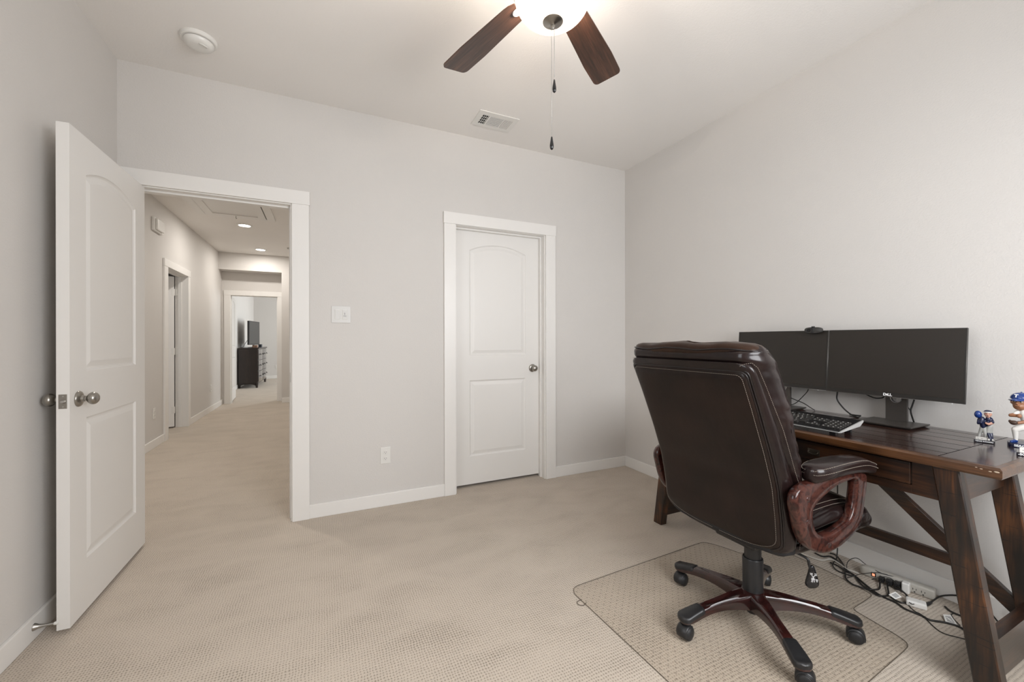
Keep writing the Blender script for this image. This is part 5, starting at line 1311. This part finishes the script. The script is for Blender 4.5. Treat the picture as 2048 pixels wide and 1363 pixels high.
# ---- arm loops, in the plane beside the seat
outer = [(1.845, .676), (1.856, .650), (1.842, .583), (1.828, .530), (1.816, .508), (1.794, .486), (1.757, .462), (1.697, .443), (1.651, .434), (1.600, .432), (1.545, .444), (1.487, .475), (1.456, .508), (1.436, .548), (1.421, .597), (1.410, .636), (1.416, .664), (1.436, .680), (1.477, .692), (1.524, .694), (1.570, .692), (1.651, .692), (1.770, .688)]
inner = [(1.778, .663), (1.770, .588), (1.757, .549), (1.733, .522), (1.697, .511), (1.651, .502), (1.605, .497), (1.567, .500), (1.540, .515), (1.521, .541), (1.513, .580), (1.522, .603), (1.551, .621), (1.584, .635), (1.628, .652), (1.686, .664), (1.733, .667)]
def resample(poly, c, n, sub=6):
    P_ = catmull([(x, z, 0) for x, z in poly], sub, True); out = []
    angs = [(math.atan2(p.y-c[1], p.x-c[0]), p) for p in P_]
    for i in range(n):
        t = -PI + 2*PI*(i+0.5)/n
        best = None
        for k in range(len(angs)):
            a0, p0 = angs[k]; a1, p1 = angs[(k+1) % len(angs)]
            d0 = (a0-t+PI) % (2*PI)-PI; d1 = (a1-t+PI) % (2*PI)-PI
            if d0*d1 <= 0 and abs(d0-d1) < PI and abs(d0-d1) > 1e-9:
                q = p0.lerp(p1, d0/(d0-d1)); r = math.hypot(q.x-c[0], q.y-c[1])
                if best is None or r < best[0]: best = (r, q)
        out.append(best[1] if best else min(angs, key=lambda e: abs((e[0]-t+PI) % (2*PI)-PI))[1])
    return out
cc = (1.645, .585); NN = 110
ro, ri = resample(outer, cc, NN), resample(inner, cc, NN)
padz = lambda x: 0.029*(0.45 if x in (1.503, 1.890) else 0.8 if x in (1.506, 1.884) else 1.0)*(0.85 if x > 1.8 else 1)
def arm(sgn):
    yo = YC + sgn*0.322; yi = YC + sgn*0.286; ym = (yo+yi)/2; hy = abs(yo-yi)/2
    bm = bmesh.new(); rings = []
    for a, b in zip(ro, ri):
        r = []
        m = (a+b)/2; h = (a-b)/2
        for k in range(16):
            t = 2*PI*k/16; ct, st = math.cos(t), math.sin(t)
            cs = math.copysign(abs(ct)**0.42, ct); sn = math.copysign(abs(st)**0.42, st)
            q = m + h*cs
            r.append(Vector((q.x, ym + sn*hy, q.y)))
        rings.append(r)
    loft(bm, rings, False, loop=True)
    ar = obj('armrest', bm, BURL, chair, smooth='all'); ar['label'] = 'glossy burl-wood arm loop'
    bm = bmesh.new()
    pad = []
    for x, z, k in ((1.503, .716, .12), (1.506, .717, .42), (1.515, .718, .66), (1.535, .721, .86), (1.57, .724, .98), (1.63, .726, 1.0), (1.69, .726, .98), (1.75, .723, .92), (1.80, .717, .86), (1.84, .708, .82), (1.868, .699, .76), (1.884, .694, .58), (1.890, .692, .35)):
        pad.append((x, z, 0.046*k))
    rings = []
    for x, z, hw in pad:
        hz = padz(x)
        rings.append(sring((x, ym+sgn*0.004, z), Y, Z, hw, hz, 40, 2.9))
    loft(bm, rings); pd = obj('arm_pad', bm, LEATHERS, ar, smooth='all'); pd.parent = ar; pd.matrix_parent_inverse = parent_inv(chair) if False else Matrix.Identity(4); pd['label'] = 'padded leather armrest top with pale stitching'
    bm = bmesh.new(); X2 = [p_ for p_ in pad[1:-1]]
    for dz, inw, hz in ((0.022, 0.004, 1), (0.004, -0.0012, 1)):
        path = []
        for s2 in (1, -1):
            seq = X2 if s2 == 1 else X2[::-1]
            for x, z, hw in seq:
                k = 1.0
                dzz = dz*padz(x)/0.032
                rel = abs(dzz)/padz(x)
                w2 = hw*(1-rel**2.9)**(1/2.9)+0.0006
                path.append(Vector((x, ym+sgn*0.004+s2*w2, z+dzz)))
        path = catmull(path, 4, True)
        P_ = path+[path[0]]; acc = 0
        for i in range(len(P_)-1):
            a_, b_ = P_[i], P_[i+1]; L = (b_-a_).length; k = max(1, int(L/0.0068))
            for j in range(k):
                s0 = j/k; s1 = (j+0.62)/k; tube(bm, [a_.lerp(b_, s0), a_.lerp(b_, s1)], 0.0009, 4)
    st_ = obj('stitching', bm, THREAD, ar, smooth='all'); st_.parent = ar; st_.matrix_parent_inverse = Matrix.Identity(4)
    for (x, z) in ((1.480, .641), (1.479, .564), (1.602, .462)):
        bm = bmesh.new(); lathe(bm, [(0.0, 0.002), (0.006, 0.002), (0.0085, 0.0), (0.010, 0.0015), (0.0105, -0.004)], (x, yo-sgn*0.0005, z), (0, sgn, 0), 20)
        sc_ = obj('screw_cap', bm, BURLD, ar, smooth='all'); sc_.parent = ar; sc_.matrix_parent_inverse = Matrix.Identity(4)
arm(-1); arm(1)
# ---- mechanism, lever, gas lift
bm = bmesh.new(); box(bm, (CXc-0.09, CYc-0.07, 0.345), (CXc+0.13, CYc+0.11, 0.400), 0.01); o = obj('tilt_mechanism', bm, BLACKP, chair)
bm = bmesh.new(); lathe(bm, [(0, 0.26), (0.0315, 0.26), (0.0315, 0.36), (0, 0.36)], (CXc, CYc, 0), Z, 36); obj('gas_lift', bm, BLACKP, chair, smooth=40)
bm = bmesh.new(); lathe(bm, [(0, 0.128), (0.037, 0.128), (0.0375, 0.135), (0.0385, 0.272), (0.0365, 0.276), (0.032, 0.276), (0, 0.274)], (CXc, CYc, 0), Z, 40); obj('lift_cover', bm, BLACKP, chair, smooth=40)
lv_ = None
bm = bmesh.new(); tube(bm, catmull([(1.655, 1.05, 0.37), (1.668, 0.98, 0.352), (1.682, 0.935, 0.340), (1.686, 0.928, 0.318), (1.688, 0.925, 0.298)], 8), 0.0048, 10)
lv_ = obj('lever', bm, BLACKP, chair, smooth='all')
bm = bmesh.new()
ux = Vector((0.906, -0.42, 0)); nf = Vector((-0.42, -0.906, 0)).normalized()
pts = [(0, 0.045), (0.008, 0.040), (0.017, 0.012), (0.025, -0.018), (0.024, -0.032), (0.014, -0.040), (0, -0.042), (-0.014, -0.040), (-0.023, -0.030), (-0.023, -0.016), (-0.014, 0.014), (-0.007, 0.040)]
pp = catmull([(a_, b_, 0) for a_, b_ in pts], 4, True); pc = Vector((1.692, 0.922, 0.272))
ringp = lambda k, d_: [pc + ux*p.x*k + Z*(p.y*k) + nf*d_ for p in pp]
loft(bm, [ringp(0.90, -0.006), ringp(1.0, -0.004), ringp(1.0, 0.003), ringp(0.92, 0.006), ringp(0.5, 0.0072), ringp(0.05, 0.0075)])
pad_ = obj('lever_paddle', bm, BLACKG, lv_, smooth='all'); pad_.matrix_parent_inverse = Matrix.Identity(4); pad_.parent = lv_
bm = bmesh.new()
def pt(a_, b_): return pc + ux*a_ + Z*b_ + nf*0.0082
for A_, B_ in (((-0.013, 0.020), (-0.003, 0.018)), ((-0.012, 0.015), (-0.003, 0.013)), ((0.004, 0.017), (0.013, 0.015)), ((0.004, 0.012), (0.013, 0.010)), ((-0.007, 0.010), (-0.001, 0.006)), ((-0.001, 0.006), (0.006, 0.009)), ((-0.001, 0.006), (-0.001, -0.004)), ((-0.009, -0.003), (0.006, -0.004)), ((-0.004, -0.002), (-0.008, -0.014)), ((-0.001, -0.004), (-0.003, -0.015)), ((0.003, -0.004), (0.004, -0.015)), ((-0.008, 0.001), (0.004, 0.001)), ((0.008, -0.005), (0.017, -0.006)), ((0.009, -0.009), (0.017, -0.010)), ((0.011, -0.013), (0.016, -0.014))):
    bar(bm, pt(*A_), pt(*B_), 0.0014, 0.0006, up=nf, bev=0)
o = obj('lever_symbols', bm, WHITEI, lv_); o.matrix_parent_inverse = Matrix.Identity(4); o.parent = lv_
# ---- five-star base
bm = bmesh.new(); lathe(bm, [(0, 0.070), (0.030, 0.070), (0.046, 0.078), (0.052, 0.09), (0.052, 0.118), (0.048, 0.134), (0.040, 0.142), (0.036, 0.143), (0, 0.143)], (CXc, CYc, 0), Z, 40); obj('base_hub', bm, BURLD, chair, smooth=50)
bm = bmesh.new(); lathe(bm, [(0, 0.050), (0.024, 0.050), (0.028, 0.055), (0.028, 0.078), (0, 0.078)], (CXc, CYc, 0), Z, 28); obj('hub_plug', bm, BLACKP, chair, smooth=40)
legang = [26, 98, 169.5, 242, 318]
legR = [0.335, 0.338, 0.330, 0.312, 0.352]
casterang = [30, 191, 191, 300, 298]
for k in range(5):
    a = math.radians(legang[k]); rv = Vector((math.cos(a), math.sin(a), 0)); tv = Vector((-rv.y, rv.x, 0)); L = legR[k]
    c0 = Vector((CXc, CYc, 0))
    ztop = lambda s: 0.141 - 0.010*s - 0.040*s**2.2
    zbot = lambda s: 0.078 + 0.014*math.sin(PI*min(1, s*1.1)) - 0.010*s**3
    wid = lambda s: 0.034 - 0.012*math.sin(PI*min(1, s/0.9))**0.8*1.0 - 0.004*s if s > 0.12 else 0.038
    bm = bmesh.new(); rings = []
    for i in range(19):
        s = i/18; r = 0.030+(L-0.030)*s; p = c0+rv*r; zt, zb, w2 = ztop(s), zbot(s), 0.034-0.011*math.sin(PI*s)**1.2-0.006*s
        dep = 0.011*math.sin(PI*min(1, max(0, (s-0.10)/0.62)))**0.7 if 0.10 < s < 0.72 else 0.0
        rd = 0.010*(1-s)+0.005
        pr = [(-w2, zb), (-w2-0.0015, (zb+zt)/2), (-w2+0.001, zt-0.006), (-w2+0.006, zt-0.001), (-w2*0.45, zt-dep*0.55), (0, zt-dep), (w2*0.45, zt-dep*0.55), (w2-0.006, zt-0.001), (w2-0.001, zt-0.006), (w2+0.0015, (zb+zt)/2), (w2, zb), (0, zb+0.010)]
        rings.append([p + tv*y + Z*z for y, z in pr])
    # rounded nose
    s = 1.0; zt, zb = ztop(1), zbot(1)
    for dr, kk in ((0.010, 0.86), (0.017, 0.6), (0.020, 0.25)):
        p = c0+rv*(L+dr); w2 = 0.028*kk
        zt2 = zt-0.004*(1-kk)*3
        pr = [(-w2, zb), (-w2, (zb+zt2)/2), (-w2, zt2-0.006), (-w2*0.8, zt2-0.002), (-w2*0.45, zt2), (0, zt2), (w2*0.45, zt2), (w2*0.8, zt2-0.002), (w2, zt2-0.006), (w2, (zb+zt2)/2), (w2, zb), (0, zb)]
        rings.append([p + tv*y + Z*z for y, z in pr])
    loft(bm, rings); lg = obj('base_leg', bm, BURLD, chair, smooth=50); lg['label'] = 'glossy mahogany-look base leg'
    # black end cap
    bm = bmesh.new(); rings = []
    for i in range(12):
        s = 0.74+0.26*i/11; r = 0.030+(L-0.030)*s; p = c0+rv*r; zt = ztop(s)+0.0035; w2 = 0.034-0.011*math.sin(PI*s)**1.2-0.006*s+0.0032; zb = zt-0.0185
        if i == 0: w2 -= 0.002; zt -= 0.003
        rings.append([p + tv*y + Z*z for y, z in ((-w2, zb), (-w2, zt-0.008), (-w2+0.003, zt-0.003), (-w2+0.008, zt), (0, zt+0.0005), (w2-0.008, zt), (w2-0.003, zt-0.003), (w2, zt-0.008), (w2, zb))])
    for dr, kk in ((0.010, 0.88), (0.018, 0.64), (0.0225, 0.3)):
        p = c0+rv*(L+dr); w2 = 0.0315*kk; zt = ztop(1)+0.0035-0.010*(1-kk)**1.3; zb = ztop(1)-0.0150
        rings.append([p + tv*y + Z*z for y, z in ((-w2, zb), (-w2, zt-0.008), (-w2+0.003*kk, zt-0.003), (-w2+0.008*kk, zt), (0, zt+0.0005), (w2-0.008*kk, zt), (w2-0.003*kk, zt-0.003), (w2, zt-0.008), (w2, zb))])
    loft(bm, rings); o = obj('end_cap', bm, BLACKP, lg, smooth=45); o.parent = lg; o.matrix_parent_inverse = Matrix.Identity(4); o['label'] = 'matte black end cap'
    # caster
    q = c0+rv*(L-0.012); ca = math.radians(casterang[k]); hv = Vector((math.cos(ca), math.sin(ca), 0)); ax = Vector((-hv.y, hv.x, 0))
    wc_ = q + hv*0.014 + Z*(ZB+0.0265)
    bm = bmesh.new()
    tube(bm, [q+Z*0.090, q+Z*0.050], 0.0065, 12)
    rings = []
    for t, ww, rr_ in ((-0.0215, 0.6, 0.0262), (-0.018, 1, 0.0300), (0.018, 1, 0.0300), (0.0215, 0.6, 0.0262)):
        rings.append([wc_ + ax*t + hv*math.cos(u_)*rr_ + Z*math.sin(u_)*rr_ for u_ in [-0.35+(PI+0.7)*j/16 for j in range(17)] ] + [wc_+ax*t + hv*(-0.010) - Z*0.013, wc_+ax*t+hv*0.010-Z*0.013])
    loft(bm, rings); sphere(bm, q+Z*0.056, 0.012, 12, 8, (1, 1, 0.8))
    cs = obj('caster', bm, BLACKP, chair, smooth=50)
    for sg in (-1, 1):
        bm = bmesh.new(); lathe(bm, [(0, 0.0), (0.0235, 0.0), (0.0262, 0.003), (0.0265, 0.007), (0.0262, 0.013), (0.0235, 0.0165), (0.021, 0.0165), (0.020, 0.0178), (0.008, 0.0205), (0, 0.021)], wc_+ax*sg*0.008, ax*sg, 36)
        w3 = obj('wheel', bm, BLACKR, cs, smooth=45); w3.parent = cs; w3.matrix_parent_inverse = Matrix.Identity(4)

# ------------------------------------------------------------------ far bedroom: dresser and television
dsx0, dsx1, dsy0, dsy1 = -1.875, -1.470, 11.80, 13.42
DR = thing('dresser', 'dark wooden six-drawer dresser at the bedroom left wall', 'dresser', (-1.67, 12.6, 0))
DRM = mk_wood('espresso_dresser_wood', (0.010, 0.006, 0.004), (0.020, 0.011, 0.008), (0.032, 0.018, 0.012), 0.35, 2, wear=0.2)
DRF = mk_wood('dresser_front_gloss', (0.012, 0.009, 0.009), (0.022, 0.017, 0.017), (0.034, 0.026, 0.025), 0.16, 1, coat=0.8, wear=0.2)
bm = bmesh.new(); box(bm, (dsx0, dsy0, 0.10), (dsx1, dsy1, 0.965), 0.003); obj('carcass', bm, DRM, DR)
bm = bmesh.new(); box(bm, (dsx0-0.0, dsy0-0.015, 0.965), (dsx1+0.03, dsy1+0.015, 0.995), 0.006); obj('top', bm, DRM, DR)
for x in (dsx0+0.02, dsx1-0.02):
    for y in (dsy0+0.022, dsy1-0.022):
        bm = bmesh.new(); loft(bm, [sring((x, y, z), X, Y, r, r, 4, 2) for z, r in ((0.0, 0.024), (0.10, 0.030), (0.14, 0.030))]); obj('leg', bm, DRM, DR)
bm = bmesh.new()
for i in range(13):
    t0, t1 = i/13, (i+1)/13; f = lambda t: 0.05+0.045*math.sin(PI*t)**0.5
    loft(bm, [[(dsx0+0.03+t0*0.33, dsy0, f(t0)), (dsx0+0.03+t0*0.33, dsy0+0.015, f(t0)), (dsx0+0.03+t0*0.33, dsy0+0.015, 0.11), (dsx0+0.03+t0*0.33, dsy0, 0.11)], [(dsx0+0.03+t1*0.33, dsy0, f(t1)), (dsx0+0.03+t1*0.33, dsy0+0.015, f(t1)), (dsx0+0.03+t1*0.33, dsy0+0.015, 0.11), (dsx0+0.03+t1*0.33, dsy0, 0.11)]])
obj('skirt', bm, DRM, DR)
PEW = plain('dark_pulls', (0.02, 0.018, 0.016), 0.3, 0.8)
for c in range(2):
    for r in range(3):
        y0_, y1_ = dsy0+0.04+c*0.78, dsy0+0.04+c*0.78+0.755; z0_, z1_ = 0.145+r*0.272, 0.145+r*0.272+0.262
        bm = bmesh.new(); rings = []
        for i in range(13):
            t = i/12; y = y0_+(y1_-y0_)*t; bx_ = dsx1+0.012+0.024*math.sin(PI*t)
            rings.append([(dsx1, y, z0_), (bx_, y, z0_), (bx_+0.004, y, z0_+0.01), (bx_+0.004, y, z1_-0.01), (bx_, y, z1_), (dsx1, y, z1_)])
        loft(bm, rings); dd = obj('drawer', bm, DRF, DR, smooth=30)
        for f in (0.22, 0.78):
            y = y0_+(y1_-y0_)*f; xx = dsx1+0.016+0.024*math.sin(PI*f)
            bm = bmesh.new(); tube(bm, catmull([(xx, y-0.04, z0_+0.15), (xx+0.016, y-0.036, z0_+0.135), (xx+0.018, y, z0_+0.118), (xx+0.016, y+0.036, z0_+0.135), (xx, y+0.04, z0_+0.15)], 5), 0.005, 8)
            h_ = obj('handle', bm, PEW, dd, smooth='all'); h_.parent = dd; h_.matrix_parent_inverse = Matrix.Identity(4)
TV = thing('television', 'flat black television on a pedestal on the dark dresser', 'television', (-1.62, 12.37, 0.995))
ta, tb = Vector((-1.665, 11.90, 0)), Vector((-1.560, 12.84, 0)); tu = (tb-ta).normalized(); tn = Vector((tu.y, -tu.x, 0))
bm = bmesh.new(); bar(bm, ta+Z*1.365-tn*0.018, tb+Z*1.365-tn*0.018, 0.034, 0.60, bev=0.004); obj('housing', bm, BLACKP, TV)
bm = bmesh.new(); q = [ta+tu*0.03+Z*1.10, tb-tu*0.03+Z*1.10, tb-tu*0.03+Z*1.645, ta+tu*0.03+Z*1.645]
loft(bm, [[p+tn*0.0005 for p in q], [p+tn*0.002 for p in q]]); obj('screen', bm, plain('tv_screen', (0.010, 0.012, 0.013), 0.3), TV)
bm = bmesh.new(); r4 = [ta+Z*1.065, tb+Z*1.065, tb+Z*1.667, ta+Z*1.667]; tube(bm, r4, 0.004, 6, True); obj('bezel', bm, plain('tv_bezel', (0.08, 0.08, 0.08), 0.3), TV)
tm = (ta+tb)/2
bm = bmesh.new(); loft(bm, [sring(tm+Z*z-tn*0.02, tu, tn, r*1.7, r*0.85, 28) for z, r in ((0.996, 0.135), (1.004, 0.135), (1.014, 0.10), (1.02, 0.03), (1.07, 0.025))]); obj('pedestal', bm, BLACKG, TV, smooth=40)
bm = bmesh.new(); box(bm, (-1.60, 11.96, 0.9955), (-1.50, 12.10, 1.055), 0.004); tag(obj('small_box', bm, plain('tan_box', (0.30, 0.18, 0.12), 0.5)), 'small tan box on the dresser in front of the television', 'box')
bm = bmesh.new(); box(bm, (-1.50, 12.18, 0.9955), (-1.43, 12.34, 1.075), 0.004); tag(obj('small_box', bm, plain('slate_box', (0.03, 0.04, 0.06), 0.4)), 'small dark blue box at the dresser front edge', 'box')
bm = bmesh.new(); tube(bm, catmull([(-1.70, 12.10, 1.22), (-1.76, 12.02, 1.10), (-1.80, 11.96, 1.01), (-1.84, 11.92, 1.001)], 6), 0.005, 8); tag(obj('cable', bm, CAB, smooth='all'), 'black cord drooping behind the television on the dresser', 'cable')
